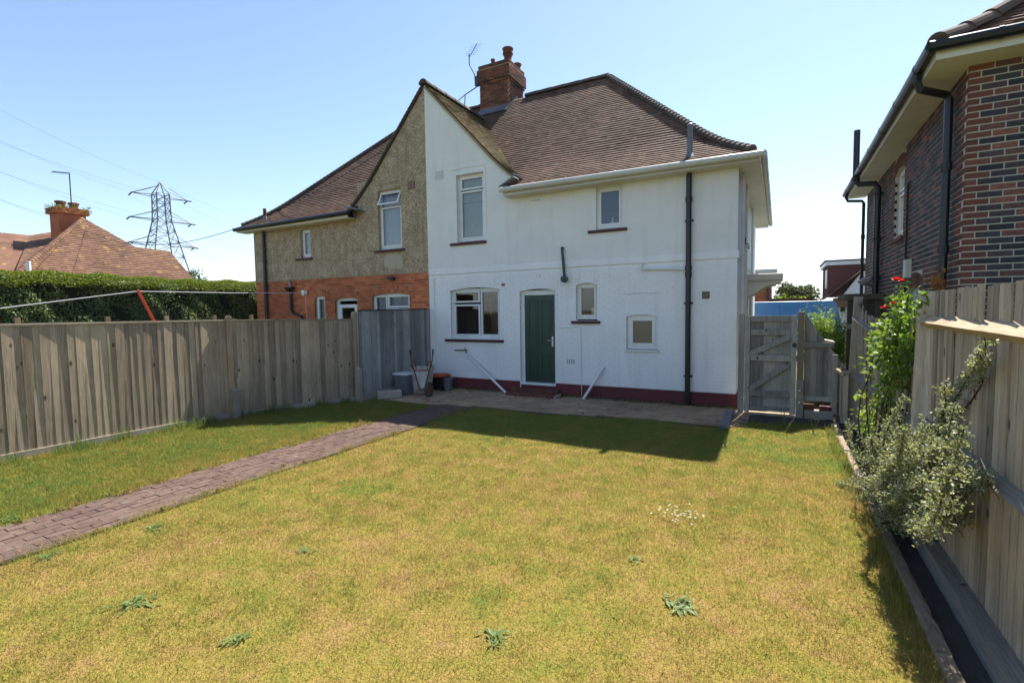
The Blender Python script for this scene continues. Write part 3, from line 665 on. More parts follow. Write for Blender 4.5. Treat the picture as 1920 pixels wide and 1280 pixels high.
b = MB(); b.tube([(-3.22, -.022, .02), (-3.24, -.022, 1.63), (-3.75, -.022, 1.61)], .009, 6); b.build('cable', MT['upvc'], white)
b = MB(); b.tube([(-7.32, -.022, .35), (-7.35, -.022, 2.93)], .011, 6); b.build('cable', MT['upvc'], white)
b = MB(); b.tube([(-6.72, -.03, 1.01), (-6.32, -.06, 1.02), (-6.30, -.12, 1.0), (-6.30, -.13, .95)], .014, 7); b.tube([(-6.36, -.08, 1.03), (-6.36, -.08, 1.10)], .012, 6); b.build('tap', MT['iron'], white)
for x_, z_ in ((-5.25, 2.66), (-4.30, 2.83)):
    b = MB(); tbox(b, T0, x_-.05, x_+.05, -.010, 0, z_-.035, z_+.03); b.build('bare_brick', MT['red_brick'], white)
# side door canopy and side window sills
cn = MB(); cn.box(.0, .80, 1.75, 3.0, 2.62, 2.76); cn.box(.0, .76, 1.80, 2.95, 2.56, 2.62); cn = cn.build('door_canopy', MT['cream'], white, bevel=.015)
for y_ in (1.80, 2.86):
    b = MB(); pts = [(0, 2.58), (.66, 2.58), (.66, 2.52), (.5, 2.50), (.36, 2.42), (.22, 2.30), (.06, 2.26), (.05, 1.7), (0, 1.7)]
    b.add([(p[0], y_, p[1]) for p in pts]+[(p[0], y_+.09, p[1]) for p in pts], [tuple(range(9)), tuple(range(9, 18))]+[(i, (i+1) % 9, 9+(i+1) % 9, 9+i) for i in range(9)]); b.build('canopy_bracket', MT['cream'], cn)
for y_ in (1.2, 2.1):
    b = MB(); b.box(.0, .085, y_, y_+.55, 3.42, 3.50); b.build('window_sill', MT['sill'], white)
for y_ in (.55, 1.6, 4.6):
    b = MB(); b.tube([(.06, y_, .2), (.06, y_, 4.7)], .036, 8); b.build('side_pipe', MT['upvc'], white)
# chimney
ch = MB(); CX0, CX1, CY0, CY1 = -7.88, -6.84, 3.36, 4.40; ch.box(CX0+.01, CX1-.01, CY0+.01, CY1-.01, 7.6, 9.83)
ch.box(CX0-.06, CX1+.06, CY0-.06, CY1+.06, 9.36, 9.72); ch = ch.build('chimney', MT['mortar_red'], white)
cb = MB()
def ring(z0, z1, o):
    bricks(cb, TX(CY0-o), brick_list(CX0-o, CX1+o, z0, z1)); bricks(cb, TYp(CX1+o), brick_list(CY0-o+.03, CY1+o, z0, z1, start=.1)); bricks(cb, TY(CX0-o), brick_list(CY0-o+.03, CY1+o, z0, z1, start=.1))
ring(7.9, 9.25, 0); ring(9.25, 9.32, .035); ring(9.325, 9.70, .07); ring(9.71, 9.85, .03)
cb.build('chimney_brickwork', MT['chim_brick'], ch, kind='stuff')
for i, (x_, y_, r_, h_) in enumerate(((-6.98, 3.62, .15, .34), (-7.52, 3.6, .065, .26), (-6.95, 4.2, .13, .22))):
    b = MB(); b.lathe((x_, y_, 9.84), [(r_*.95, 0), (r_*.8, h_*.55), (r_*.8, h_*.6), (r_*1.12, h_*.85), (r_*1.1, h_)], 14); b.build('chimney_pot', MT['terracotta'], ch, smooth=True)
b = MB(); b.lathe((-6.98, 3.62, 10.2), [(.10, 0), (.17, .06), (.18, .10), (.10, .14)], 14); b.build('cowl', MT['terracotta'], ch, smooth=True)
b = MB(); b.bar((CX0-.03, CY0-.12, 8.33), (CX1+.03, CY0-.12, 8.33), .26, .03, (0, -.7, .7)); b.box(CX0-.02, CX1+.02, CY0-.012, CY0, 8.3, 8.5)
for i in range(5): b.box(CX1, CX1+.02, CY0+i*.13-.05, CY0+i*.13+.09, 8.25+i*.11, 8.48+i*.11)
b.build('lead_apron', MT['lead'], ch)
# ---- pebble-dashed half
def nwin(a, b, c, d): return (a, b, c, d)
N2 = (-9.24, -8.40, 3.76, 5.40); N1 = (-12.48, -12.03, 3.74, 4.62); NF = (-9.58, -8.20, 1.3, 2.56); ND = (-11.07, -10.15, .2, 2.48); NS = (-11.95, -11.5, 1.5, 2.56)
XL = -14.75; lo_ = [NF, ND, NS]
wl = MB(); wall(wl, T0, XL, DIV, 0, 3.09, lo_, .12)
for o, rs in ((NF, .07), (ND, .06), (NS, .04)): arch_fill(wl, T0, o, rs, -.004, .12)
lw = wl.build('brick_wall', MT['mortar_red'], dashh); bm_ = MB()
hoods = [(o[0]-.04, o[1]+.04, o[3]-.10, o[3]+.22) for o in lo_]
bricks(bm_, T0, brick_list(XL, DIV-.005, 1.35, 3.08, lo_+hoods)); bm_.build('red_brickwork', MT['red_brick'], lw, kind='stuff')
for o, rs in ((NF, .07), (ND, .06), (NS, .04)):        # soldier arches
    n_ = int((o[1]-o[0]+.08)/.078)
    for ring_ in (0, 1):
        for i in range(n_):
            u = o[0]-.04+(o[1]-o[0]+.08)*(i+.5)/n_; k_ = (u-(o[0]+o[1])/2)/((o[1]-o[0])/2); zb = o[3]-rs*k_*k_+ring_*.115
            b = MB(); b.bar((u, .01, zb+.002), (u+k_*.02, .01, zb+.108), .064, .034, (0, 1, 0), random.random()); b.build('arch_brick', MT['red_brick'], lw)
up = MB(); v = -.016
wall(up, T0, -10.0, DIV, 3.09, 5.72, [N2], .12, v); wall(up, T0, XL, -10.0, 3.09, 4.76, [N1], .12, v)
for a, b_ in zip(np.linspace(-10.2, DIV, 14)[:-1], np.linspace(-10.2, DIV, 14)[1:]):
    za, zb = [RG.Z(max(0, min(2.8, XE-(DIV-(x_-DIV)/.963))))-.05 for x_ in (a, b_)]
    lo2 = 5.72 if a > -10.0 else 4.76
    if min(za, zb) > lo2-.4: up.quad(T0(a, v, min(lo2, za)), T0(b_, v, min(lo2, zb)), T0(b_, v, zb), T0(a, v, za))
up.quad((XL, v, 3.09), (DIV, v, 3.09), (DIV, .03, 3.09), (XL, .03, 3.09)); up.build('pebble_dash_wall', MT['dash'], dashh)
b = MB(); b.box(XL, XL+.1, 0.02, DEP, 0, 4.76); b.quad((XL, DEP, 0), (DIV, DEP, 0), (DIV, DEP, 4.9), (XL, DEP, 4.9)); b.build('side_wall', MT['dash'], dashh)
iw = MB(); iw.quad((XL+.1, 2.6, 0), (DIV-.02, 2.6, 0), (DIV-.02, 2.6, 4.9), (XL+.1, 2.6, 4.9)); iw.box(XL+.1, DIV-.02, .14, 2.6, 2.75, 2.8); iw.build('room_partition', MT['interior'], dashh)
pc = MB(); rr_ = random.Random(3); pts_ = [(-8.72+.34*math.cos(a)*(1+.25*rr_.uniform(-1, 1)), 3.42+.23*math.sin(a)*(1+.3*rr_.uniform(-1, 1))) for a in np.linspace(0, 6.28, 17)[:-1]]
pc.add([(p[0], -.022, p[1]) for p in pts_], [tuple(range(16))]); pc.build('bare_render_patch', MT['patch'], dashh)
w = window(dashh, T0, *N2[:2], 3.79, 5.40, .08, [(0, 1, 0, .74), (0, 1, .76, 1)], 'net', tilt=1, bgap=.03); sill(w, T0, -9.38, -8.3, 3.70, 3.76, .08)
w = window(dashh, T0, *N1[:2], 3.77, 4.62, .08, [(0, 1, 0, 1)], 'net', bgap=.03); sill(w, T0, -12.68, -11.95, 3.68, 3.74, .08)
w = window(dashh, T0, *NF[:2], 1.3, 2.55, .08, [(0, .36, 0, 1), (.38, 1, .70, 1), (.38, 1, 0, .68)], 'net', bgap=.03)
w = window(dashh, T0, *NS[:2], 1.5, 2.55, .08, [(0, 1, 0, 1)], 'net', bgap=.03)
w = window(dashh, T0, *ND[:2], .2, 2.47, .08, [(.0, 1, .0, .95)], fw=.09, sw=.10, name='back_door')
fs = MB(); fs.box(-15.1, -10.05, -.375, -.35, 4.705, 4.83); fs.build('fascia', MT['cream'], dashh)
fs = MB(); fs.box(-15.1, -10.05, -.349, 0, 4.712, 4.73); fs.build('soffit', MT['cream'], dashh)
gutter(dashh, [(-15.15, -.43, 4.80), (-9.95, -.43, 4.83)], 'black_plastic', .06)
b = MB(); b.bar((-9.7, -.16, 4.90), (-10.2, -.16, 5.05), .40, .04); b.build('lead_flashing', MT['lead'], rd)
b = MB(); b.tube([(-14.15, -.09, 0), (-14.15, -.09, 4.75)], .055, 10)
for z in (3.75, 2.9): b.tube([(-14.15, -.09, z-.04), (-14.15, -.09, z+.04)], .07, 10)
b.build('soil_pipe', MT['black_plastic'], dashh)
b = MB(); b.tube([(-14.15, .0, 4.9), (-14.15, .0, 5.46)], .055, 10); b = b.build('vent_pipe', MT['maroon'], dashh)
c_ = MB(); c_.lathe((-14.15, 0, 4.97), [(.2, -.03), (.09, .1), (.06, .25)], 10); c_.build('flashing', MT['lead'], b)
b = MB(); b.tube([(-12.95, -.08, 2.80), (-12.95, -.08, 2.15), (-12.85, -.08, 2.03), (-12.5, -.08, 1.93), (-12.4, -.08, 1.8), (-12.4, -.08, .2)], .045, 8); b.lathe((-12.95, -.1, 2.72), [(.06, 0), (.15, .08), (.16, .14)], 8); b.build('hopper_pipe', MT['black_plastic'], dashh)
b = MB(); b.tube([(-13.05, -.02, 3.1), (-13.0, -.08, 3.05), (-12.95, -.09, 2.86)], .03, 7); b.build('waste_pipe', MT['galv'], dashh)
b = MB(); b.box(-8.9, -8.7, -.12, 0, 2.93, 3.0); b.tube([(-8.8, -.1, 2.96), (-8.6, -.14, 2.93)], .035, 7); b.build('outside_lamp', MT['black_plastic'], dashh)
air_brick((-8.02, 5.42), .24, .2, 5, 4, -.022, 'terracotta', dashh)
b = MB(); b.box(-9.3, -8.45, -.035, -.0, 5.58, 5.61); b.build('hood_mould', MT['dash'], dashh)
# ================================================================ fences
def board_mesh(mat, w=.125, t0=.018, t1=.006):
    b = MB(); b.add([(0, 0, 0), (w, 0, 0), (w, t1, 0), (0, t0, 0), (0, 0, 1), (w, 0, 1), (w, t1, 1), (0, t0, 1)],
        [(0, 3, 2, 1), (4, 5, 6, 7), (0, 1, 5, 4), (2, 3, 7, 6), (0, 4, 7, 3), (1, 2, 6, 5)])
    m = b.mesh('board'); m.materials.append(MT[mat]); return m
def boards(fence, mesh, A, B, z0, top, pitch=.102, flip=False, lean=.006, zj=.006, turn=.0, twist=.012, name='board'):
    """feather-edge boards from A to B (plan points); the thick edge of each laps the thin edge of the last"""
    A, B = np.array(A, float), np.array(B, float); L = np.linalg.norm(B-A); d = (B-A)/L; n = int(L/pitch); a = math.atan2(d[1], d[0])
    for i in range(n):
        p = A+d*pitch*i; o = place(name, mesh, None, fence); t = (i+.5)/n; h = (top(t) if callable(top) else top)+random.uniform(-zj, zj)
        zz = z0(t) if callable(z0) else z0
        o.location = (p[0], p[1], zz); o.rotation_euler = (random.uniform(-lean, lean), random.uniform(-lean, lean)*.6, a+random.uniform(-twist, twist)+turn); o.scale = (1+random.uniform(-.04, .06), 1, h-zz)
    return d
bl = board_mesh('wood_left', .125, .008, .016)
P0, P1, P2, P3 = (-8.86, -11.0), (-8.657, -4.838), (-7.72, -2.45), (-7.60, -.05)
lf = thing('board_fence', (-8.7, -6, 0), 'long brown close-board fence with pale capping rail and round-topped post on the left lawn edge', 'fence')
for A, B, hA, hB in ((P0, P1, 1.90, 1.89), (P1, P2, 1.89, 1.86)):
    boards(lf, bl, (B[0]+.005, B[1]), (A[0]+.005, A[1]), .10, lambda t, a=hA, b=hB: b+(a-b)*t, twist=.004)
    d = (Vector(B)-Vector(A)).normalized(); b = MB(); b.bar((A[0]+.005, A[1], hA+.012), (B[0]+.005, B[1], hB+.012), .058, .03); b.build('capping_rail', MT['wood_cap'], lf, bevel=.004)
    b = MB(); b.bar((A[0]+.025, A[1], .045), (B[0]+.025, B[1], .045), .045, .14); b.build('gravel_board', MT['concrete'], lf)
    for z in (.45, 1.0, 1.6):
        b = MB(); b.bar((A[0]-.04, A[1], z), (B[0]-.04, B[1], z), .05, .07); b.build('back_rail', MT['wood_left'], lf)
def round_post(parent, x, y, h, a, mat='wood_post', w=.10):
    b = MB(); n = 8; R2 = .5*w; pr = [(-R2, 0), (R2, 0)]+[(R2*math.cos(t), h-R2+R2*math.sin(t)) for t in np.linspace(0, math.pi, n)]
    ca, sa = math.cos(a), math.sin(a); k = len(pr)
    vs = [(x+ca*p[0]-sa*q, y+sa*p[0]+ca*q, p[1]) for q in (-w/2, w/2) for p in pr]
    b.add(vs, [tuple(range(k))[::-1], tuple(range(k, 2*k))]+[(i, (i+1) % k, k+(i+1) % k, k+i) for i in range(k)]); return b.build('post', MT[mat], parent, bevel=.004)
round_post(lf, P1[0]+.03, P1[1]-.02, 2.0, math.radians(70)); round_post(lf, P2[0]-.02, P2[1]-.04, 2.05, math.radians(85), 'wood_left')
for (x, y, h) in ((P1[0]+.14, P1[1]-.03, .60), (P2[0]+.09, P2[1]-.08, .80)):
    b = MB(); b.add([(x-.05, y-.05, -.1), (x+.06, y-.05, -.1), (x+.06, y+.06, -.1), (x-.05, y+.06, -.1), (x-.05, y-.05, h), (x+.06, y-.05, h-.05), (x+.06, y+.06, h-.05), (x-.05, y+.06, h)], [(0, 3, 2, 1), (4, 5, 6, 7), (0, 1, 5, 4), (2, 3, 7, 6), (0, 4, 7, 3), (1, 2, 6, 5)])
    b.build('concrete_spur', MT['concrete'], lf, bevel=.008)
gp = thing('fence_panel', (-7.65, -1.2, 0), 'grey weathered board panel joining the brown fence to the white house', 'fence')
boards(gp, board_mesh('wood_grey', .12, .007, .013), (P3[0]+.02, P3[1]), (P2[0]+.02, P2[1]+.05), lambda t: .22-.06*t, lambda t: 2.09-.03*t, .094, zj=.003)
b = MB(); b.bar((P2[0]+.03, P2[1]+.03, 2.07), (P3[0]+.03, P3[1], 2.10), .05, .03); b.build('capping_rail', MT['wood_dark'], gp)
b = MB(); b.bar((P2[0]+.02, P2[1]+.03, .08), (P3[0]+.02, P3[1], .10), .05, .16); b.build('gravel_board', MT['concrete'], gp)
b = MB(); b.box(P3[0]+.03, P3[0]+.09, P3[1]-.05, P3[1]+.01, 0, 2.1); b.build('post', MT['wood_grey'], gp)
# neighbour's far fence in front of the hedge
nf = thing('board_fence', (-15.6, -4, 0), 'low plain fence with square posts running below the clipped hedge', 'fence')
b = MB(); b.bar((-15.6, -12, 1.88), (-15.6, -.2, 1.84), .06, .05); b.build('capping_rail', MT['wood_rail'], nf)
bmn = board_mesh('wood_left'); boards(nf, bmn, (-15.58, -8.5), (-15.58, -.2), .1, 1.86, .16)
for y_ in (-5.75, -3.9, -.95, .35, -2.4):
    b = MB(); b.box(-15.66, -15.56, y_-.05, y_+.05, 0, 2.02); b.build('post', MT['wood_post'], nf)
# right boundary: tall near run, sagging far run
FX = 1.86; br = board_mesh('wood_right', .125, .013, .006)
rn = thing('board_fence', (FX, -7, 0), 'tall grey board fence with thick arris rails closest to the camera', 'fence')
boards(rn, br, (FX+.03, -11.2), (FX+.03, -5.22), .12, lambda t: 2.17-.05*t, .104, zj=.010)
def arris(parent, a, b, mat, r=.055, n=26, wav=.006):
    """triangular rail, split from a log: uneven long edges"""
    a, b = Vector(a), Vector(b); m = MB(); vs = []
    for i in range(n+1):
        p = a.lerp(b, i/n); j = [random.uniform(-wav, wav) for _ in range(3)]
        vs += [p+Vector((0, 0, r*.85+j[0])), p+Vector((-r*1.25+j[1], 0, -r*.05)), p+Vector((0, 0, -r*.85+j[2]))]
    m.add(vs, [(3*i+k, 3*i+(k+1) % 3, 3*i+3+(k+1) % 3, 3*i+3+k) for i in range(n) for k in range(3)]+[(0, 1, 2), (3*n, 3*n+2, 3*n+1)])
    return m.build('arris_rail', MT[mat], parent)
arris(rn, (FX+.03, -11.2, 1.80), (FX+.03, -5.15, 1.87), 'wood_arris', .07); arris(rn, (FX+.03, -11.2, .93), (FX+.03, -5.25, .99), 'wood_rail', .065)
b = MB()
ys = np.linspace(-11.2, -5.05, 16)
for a, c in zip(ys[:-1], ys[1:]): b.add([(FX-.085+random.uniform(-.003, .003), y_, z) for y_ in (a, c) for z in (-.08, .125)]+[(FX+.02, y_, z) for y_ in (a, c) for z in (-.08, .135)], [(0, 2, 3, 1), (1, 3, 7, 5), (4, 5, 7, 6), (0, 1, 5, 4), (2, 6, 7, 3)])
b.build('gravel_board', MT['wood_rail'], rn)
b = MB(); b.bar((FX-.02, -5.12, -.05), (FX+.01, -5.16, 2.13), .11, .11, (0, 1, 0)); b.build('post', MT['wood_right'], rn, bevel=.006)
for y_ in (-7.9, -10.6):
    b = MB(); b.box(FX+.05, FX+.15, y_-.05, y_+.05, 0, 2.1); b.build('post', MT['wood_right'], rn)
rf = thing('board_fence', (FX, -2.8, 0), 'leaning weathered board fence with dipping top behind the rose', 'fence')
def sag(t): y_ = -5.05+t*4.55; return 1.86+.30*np.clip((y_+1.9)/1.6, 0, 1)**1.3+.02*math.sin(t*9)
boards(rf, br, (FX+.03, -5.05), (FX+.03, -.5), .08, sag, .102, lean=.018, zj=.012)
arris(rf, (FX+.02, -5.0, .90), (FX+.02, -.7, .86), 'wood_rail', .06); arris(rf, (FX+.02, -3.0, 1.62), (FX+.02, -.6, 1.82), 'wood_rail', .055)
arris(rf, (FX+.02, -5.0, .10), (FX+.02, -.7, .06), 'wood_rail', .05)
b = MB(); b.bar((FX-.02, -.42, 0), (FX+.06, -.46, 2.17), .12, .11, (0, 1, 0)); b.build('post', MT['wood_right'], rf, bevel=.006)
b = MB(); b.box(FX-.16, FX-.06, -.60, -.48, 0, .86); b.build('stub_post', MT['wood_right'], rf, bevel=.006)
b = MB(); b.bar((FX-.18, -.54, .875), (FX-.04, -.54, .885), .16, .03); b.build('post_cap', MT['wood_arris'], rf)
# gate with Z bracing between the house corner and its post
GY = -.30
gt = thing('garden_gate', (.6, GY, 0), 'weathered ledged and braced wooden gate beside the white house corner', 'gate')
b = MB(); b.box(.06, .16, GY-.06, GY+.06, -.05, 1.89); b.build('hanging_post', MT['wood_gate'], gt, bevel=.005)
boards(gt, board_mesh('wood_gate', .115, .014, .008), (.20, GY+.01), (1.02, GY+.01), .07, 1.84, .098, zj=.004, lean=.003)
def gbar(a, c, w_=.095, t_=.03, y0=-.035):
    b = MB(); b.bar((a[0], GY+y0, a[1]), (c[0], GY+y0, c[1]), t_, w_, (0, 0, 1)); return b.build('brace' if abs(a[1]-c[1]) > .1 and abs(a[0]-c[0]) > .1 else 'ledge', MT['wood_gate'], gt, bevel=.003)
for z_ in (.06+.06, .40, 1.07, 1.55, 1.80): gbar((.27, z_), (.95, z_), .11 if z_ > .2 else .07)
for x_ in (.215, .98):
    b = MB(); b.bar((x_, GY-.032, .04), (x_, GY-.032, 1.86), .085, .04, (0, 1, 0)); b.build('stile', MT['wood_gate'], gt, bevel=.003)
gbar((.25, .46), (.93, .99), .10, .028, -.038); gbar((.25, 1.13), (.93, 1.48), .10, .028, -.038)
b = MB(); b.lathe((.99, GY-.065, 1.32), [(.035, -.005), (.04, .0), (.02, .012)], 10, 'y'); b.tube([(.99, GY-.07, 1.36), (.99, GY-.09, 1.32), (.99, GY-.07, 1.28)], .008, 6); b.build('latch_ring', MT['iron'], gt)
b = MB(); b.box(1.04, 1.14, GY-.07, GY+.05, .0, 1.92); b.build('latch_post', MT['wood_gatepost'], gt, bevel=.005)
b = MB(); b.box(1.03, 1.145, GY-.14, GY-.072, -.02, .70); sp_ = b.build('concrete_spur', MT['concrete'], gt, bevel=.008)
for z_ in (.28, .50):
    b = MB(); b.lathe((1.09, GY-.145, z_), [(.028, .01), (.028, -.004), (.012, -.014)], 8, 'y'); b.build('bolt', MT['steel'], sp_)
b = MB(); b.box(.24, 1.02, GY-.12, GY+.1, -.03, .03); b.build('sill_timber', MT['wood_arris'], gt)
# short fence with raked top between gate post and boundary
sf = thing('board_fence', (1.4, GY, 0), 'short raked-top board fence between the gate post and the boundary fence', 'fence')
for i in range(7):
    x0, x1 = 1.15+i*.094, 1.15+i*.094+.098; h0, h1 = [1.90-1.02*(x_-1.15)/.66 for x_ in (x0, x1)]; yb = GY+.02+(i % 2)*.012; b = MB()
    b.add([(x0, yb, .32), (x1, yb, .32), (x1, yb+.012, .32), (x0, yb+.012, .32), (x0, yb, h0), (x1, yb, h1), (x1, yb+.012, h1), (x0, yb+.012, h0)], [(0, 3, 2, 1), (4, 5, 6, 7), (0, 1, 5, 4), (2, 3, 7, 6), (0, 4, 7, 3), (1, 2, 6, 5)]); b.build('board', MT['wood_gate'], sf)
for z_ in (1.33, .36):
    b = MB(); b.bar((1.15, GY-.02, z_), (1.60, GY-.02, z_), .04, .09); b.build('rail', MT['wood_gate'], sf, bevel=.003)
b = MB(); b.box(1.57, 1.66, GY-.05, GY+.0, .1, 1.16); b.build('post', MT['wood_gate'], sf)
boards(sf, br, (1.70, -.62), (1.70, -.28), .1, lambda t: .78+.18*t, .1)
b = MB(); b.bar((1.62, -.56, .93), (1.74, -.62, .84), .10, .035); b.build('broken_rail', MT['wood_arris'], sf)
b = MB(); b.box(1.15, 1.62, GY-.08, GY+.08, -.02, .15); b.build('footing_stone', MT['concrete'], sf, bevel=.02)
for k, (x_, c_, lb) in enumerate(((1.22, 'terracotta', 'loose red brick under the short fence beside the gate post'), (1.50, 'plinth', 'loose dark red brick under the short fence by the kerb'))):
    b = MB(); b.box(x_-.10, x_+.10, GY-.05, GY+.05, .151, .25-.02*k)
    b.build('loose_brick', MT[c_], bevel=.008, label=lb, category='brick', group='loose bricks under the short fence')
# ================================================================ brick house on the right
RX, RY, RY2, RZ = 2.60, -3.10, 4.3, 4.74
rh = thing('brick_house', (4.5, .5, 0), 'dark multi-coloured brick house with cream soffit and black downpipes beyond the fence', 'house')
TS = TY(RX); TR = TX(RY); RW = (.12, .92, 3.22, 4.46); RDR = (-1.25, -.35, .1, 2.30); RD2 = (3.0, 3.6, .1, 2.2)
wl = MB(); wall(wl, TS, RY, RY2, 0, RZ, [RW, RDR], .12); wall(wl, TR, RX, 7.6, 0, RZ, [], .1)
wl.quad((7.6, RY, 0), (7.6, RY2, 0), (7.6, RY2, RZ), (7.6, RY, RZ)); wl.quad((RX, RY2, 0), (7.6, RY2, 0), (7.6, RY2, RZ), (RX, RY2, RZ)); wl.box(RX+.5, RX+.52, RY+.3, RY2-.1, 0, RZ)
arch_fill(wl, TS, RW, .08, -.002, .12); arch_fill(wl, TS, RDR, .08, -.002, .12)
rwall = wl.build('brick_wall', MT['mortar'], rh)
hood2 = [(o[0]-.06, o[1]+.06, o[3]-.1, o[3]+.24) for o in (RW, RDR)]
LS = [('s', q) for q in brick_list(RY+.032, RY2, 1.5, RZ, [RW, RDR]+hood2, start=.08, jt=.014)]+[('r', q) for q in brick_list(RX-.005, 5.2, 1.5, RZ, jt=.014)]
def px_size(k, q):
    p = np.array((RX, (q[0]+q[1])/2, q[2]) if k == 's' else ((q[0]+q[1])/2, RY, q[2]))-CAM; z = p@AW
    x, y = 960+F_PX*(p@AR)/z, 640-F_PX*(p@AU)/z
    vis_ = (z > 0) and (x < 1930) and (y > 60) and (y < 560)
    n_ = np.array((1, 0, 0)) if k == 's' else np.array((0, 1, 0))
    return (abs(p@n_)/np.linalg.norm(p)/z**2) if vis_ else 0
LS.sort(key=lambda e: -px_size(*e)); unit = {}
for mname in ('dark_brick', 'quoin'):
    b = MB(); b.box(-.5, .5, -.5, .5, -.5, .5); unit[mname] = b.mesh('brick'); unit[mname].materials.append(MT[mname])
rb = MB(); rq = MB()
for i, (k, q) in enumerate(LS):
    quo = (k == 's' and (q[0] < RY+.20 or RW[0]-.24 < (q[0]+q[1])/2 < RW[1]+.24 and 3.1 < q[2] < 4.7)) or (k == 'r' and q[0] < RX+.05)
    pr_ = .006+random.uniform(-.0015, .002)
    if i < 300:
        o = place('brick', unit['quoin' if quo else 'dark_brick'], None, rwall); c = ((q[0]+q[1])/2, (q[2]+q[3])/2)
        if k == 's': o.location = (RX-pr_+.017, c[0], c[1]); o.scale = (.034, q[1]-q[0], q[3]-q[2])
        else: o.location = (c[0], RY-pr_+.017, c[1]); o.scale = (q[1]-q[0], .034, q[3]-q[2])
    else: tbox(rq if quo else rb, TS if k == 's' else TR, q[0], q[1], -pr_, .03, q[2], q[3], random.random())
rb.build('brickwork', MT['dark_brick'], rwall, kind='stuff'); rq.build('red_dressing', MT['quoin'], rwall, kind='stuff')
for o in (RW, RDR):
    n_ = int((o[1]-o[0]+.12)/.078)
    for i in range(n_):
        u = o[0]-.06+(o[1]-o[0]+.12)*(i+.5)/n_; k_ = (u-(o[0]+o[1])/2)/((o[1]-o[0])/2); zb = o[3]-.08*k_*k_
        b = MB(); b.bar((RX+.008, u, zb+.003), (RX+.008, u+k_*.05, zb+.225), .03, .066, (0, 1, 0), random.random()); b.build('arch_brick', MT['quoin'], rwall)
w = window(rh, TS, *RW[:2], 3.25, 4.45, .06, [(0, 1, 0, .66), (0, 1, .69, 1)], 'net', bgap=.03); sill(w, TS, .05, 1.0, 3.15, 3.22, .05, 'quoin')
w = window(rh, TS, *RDR[:2], .1, 2.28, .06, [(0, 1, 0, 1)], fw=.08, name='side_door')
RR = Prof(RZ+.13, .58, .42, 1.3, 3.2)
def r_rear(x, k): d = RR.D(k); return (x, RY-.38+d, RR.Z(d))
def r_side(y, k): d = RR.D(k); return (RX-.38+d, y, RR.Z(d))
sk = MB(); skin(sk, r_rear, RR.n, lambda k: RX-.38+RR.D(k), lambda k: 8-RR.D(k), .03); skin(sk, r_side, RR.n, lambda k: RY-.38+RR.D(k), lambda k: RY2+.38-RR.D(k), .03)
rr = sk.build('roof', MT['barge_dark'], rh)
a = MB(); tiles(a, r_rear, RR.n, lambda k: RX-.38+RR.D(k), lambda k: 8-RR.D(k)); tiles(a, r_side, RR.n, lambda k: RY-.38+RR.D(k), lambda k: RY2+.38-RR.D(k)); a.build('plain_tiling', MT['tile'], rr, kind='stuff')
for k in range(0, RR.n, 3):
    h = MB(); half_round(h, Vector(r_rear(RX-.38+RR.D(k), k))+Vector((0, 0, .04)), Vector(r_rear(RX-.38+RR.D(k+3.2), k+3.2))+Vector((0, 0, .025)), .11, 8, random.random(), .02); h.build('hip_tile', MT['hip_brown'], rr)
ex, ey = RX-.36, RY-.36
b = MB(); b.box(ex-.025, ex, ey-.025, RY2+.3, RZ-.03, RZ+.115); b.box(ex, 8, ey-.025, ey, RZ-.03, RZ+.115); b.build('fascia', MT['cream'], rh)
b = MB(); b.box(ex, RX-.001, ey, RY2+.3, RZ-.022, RZ-.005); b.box(RX, 8, ey, RY-.001, RZ-.022, RZ-.005); b.build('soffit', MT['cream'], rh)
gutter(rh, [(ex-.08, RY2+.3, RZ+.09), (ex-.08, ey-.09, RZ+.10)], 'black_plastic', .06); gutter(rh, [(ex-.10, ey-.085, RZ+.10), (8, ey-.085, RZ+.10)], 'black_plastic', .06)
def dpipe(y0, y1, top, r=.045, mat='black_plastic'):
    b = MB(); b.tube([(ex-.08, y0, top), (ex-.08, y0, top-.12), (ex-.05, y0, top-.2), (RX-.12, y1, top-.24), (RX-.085, y1, top-.3), (RX-.085, y1, .0)], r, 10)
    for z_ in (1.2, 2.7, 3.7): b.tube([(RX-.085, y1, z_-.05), (RX-.085, y1, z_+.05)], r*1.3, 10)
    return b.build('downpipe', MT[mat], rh)
dpipe(-2.92, -2.70, RZ+.07); dpipe(4.25, 4.2, RZ+.07, .035)
b = MB(); b.tube([(ex-.10, 2.35, 5.75), (ex-.10, 2.35, RZ-.05), (ex-.04, 2.3, RZ-.14), (RX-.14, 2.2, RZ-.18), (RX-.085, 2.2, RZ-.28), (RX-.085, 2.2, 0)], .06, 10)
for z_ in (RZ-.02, RZ-.4, 3.4, 2.6): b.tube([(ex-.10 if z_ > RZ-.1 else RX-.085, 2.35 if z_ > RZ-.1 else 2.2, z_-.04), (ex-.10 if z_ > RZ-.1 else RX-.085, 2.35 if z_ > RZ-.1 else 2.2, z_+.04)], .075, 10)
b.build('soil_pipe', MT['black_plastic'], rh)
b = MB(); b.tube([(RX-.03, -.3, 2.2), (RX-.03, -.3, 4.0), (RX+.01, -.3, 4.05)], .014, 6); b.build('cable', MT['black_plastic'], rh)
b = MB(); b.box(RX-.09, RX, -.62, -.45, 2.45, 2.75); b.build('meter_box', MT['cream'], rh, bevel=.01)
b = MB(); b.lathe((RX-.18, 2.75, 2.55), [(.02, -.15), (.09, -.05), (.10, .05), (.03, .09)], 12, 'x'); b.tube([(RX, 2.85, 2.4), (RX-.12, 2.8, 2.48)], .03, 6); b.build('flood_lamp', MT['galv'], rh)
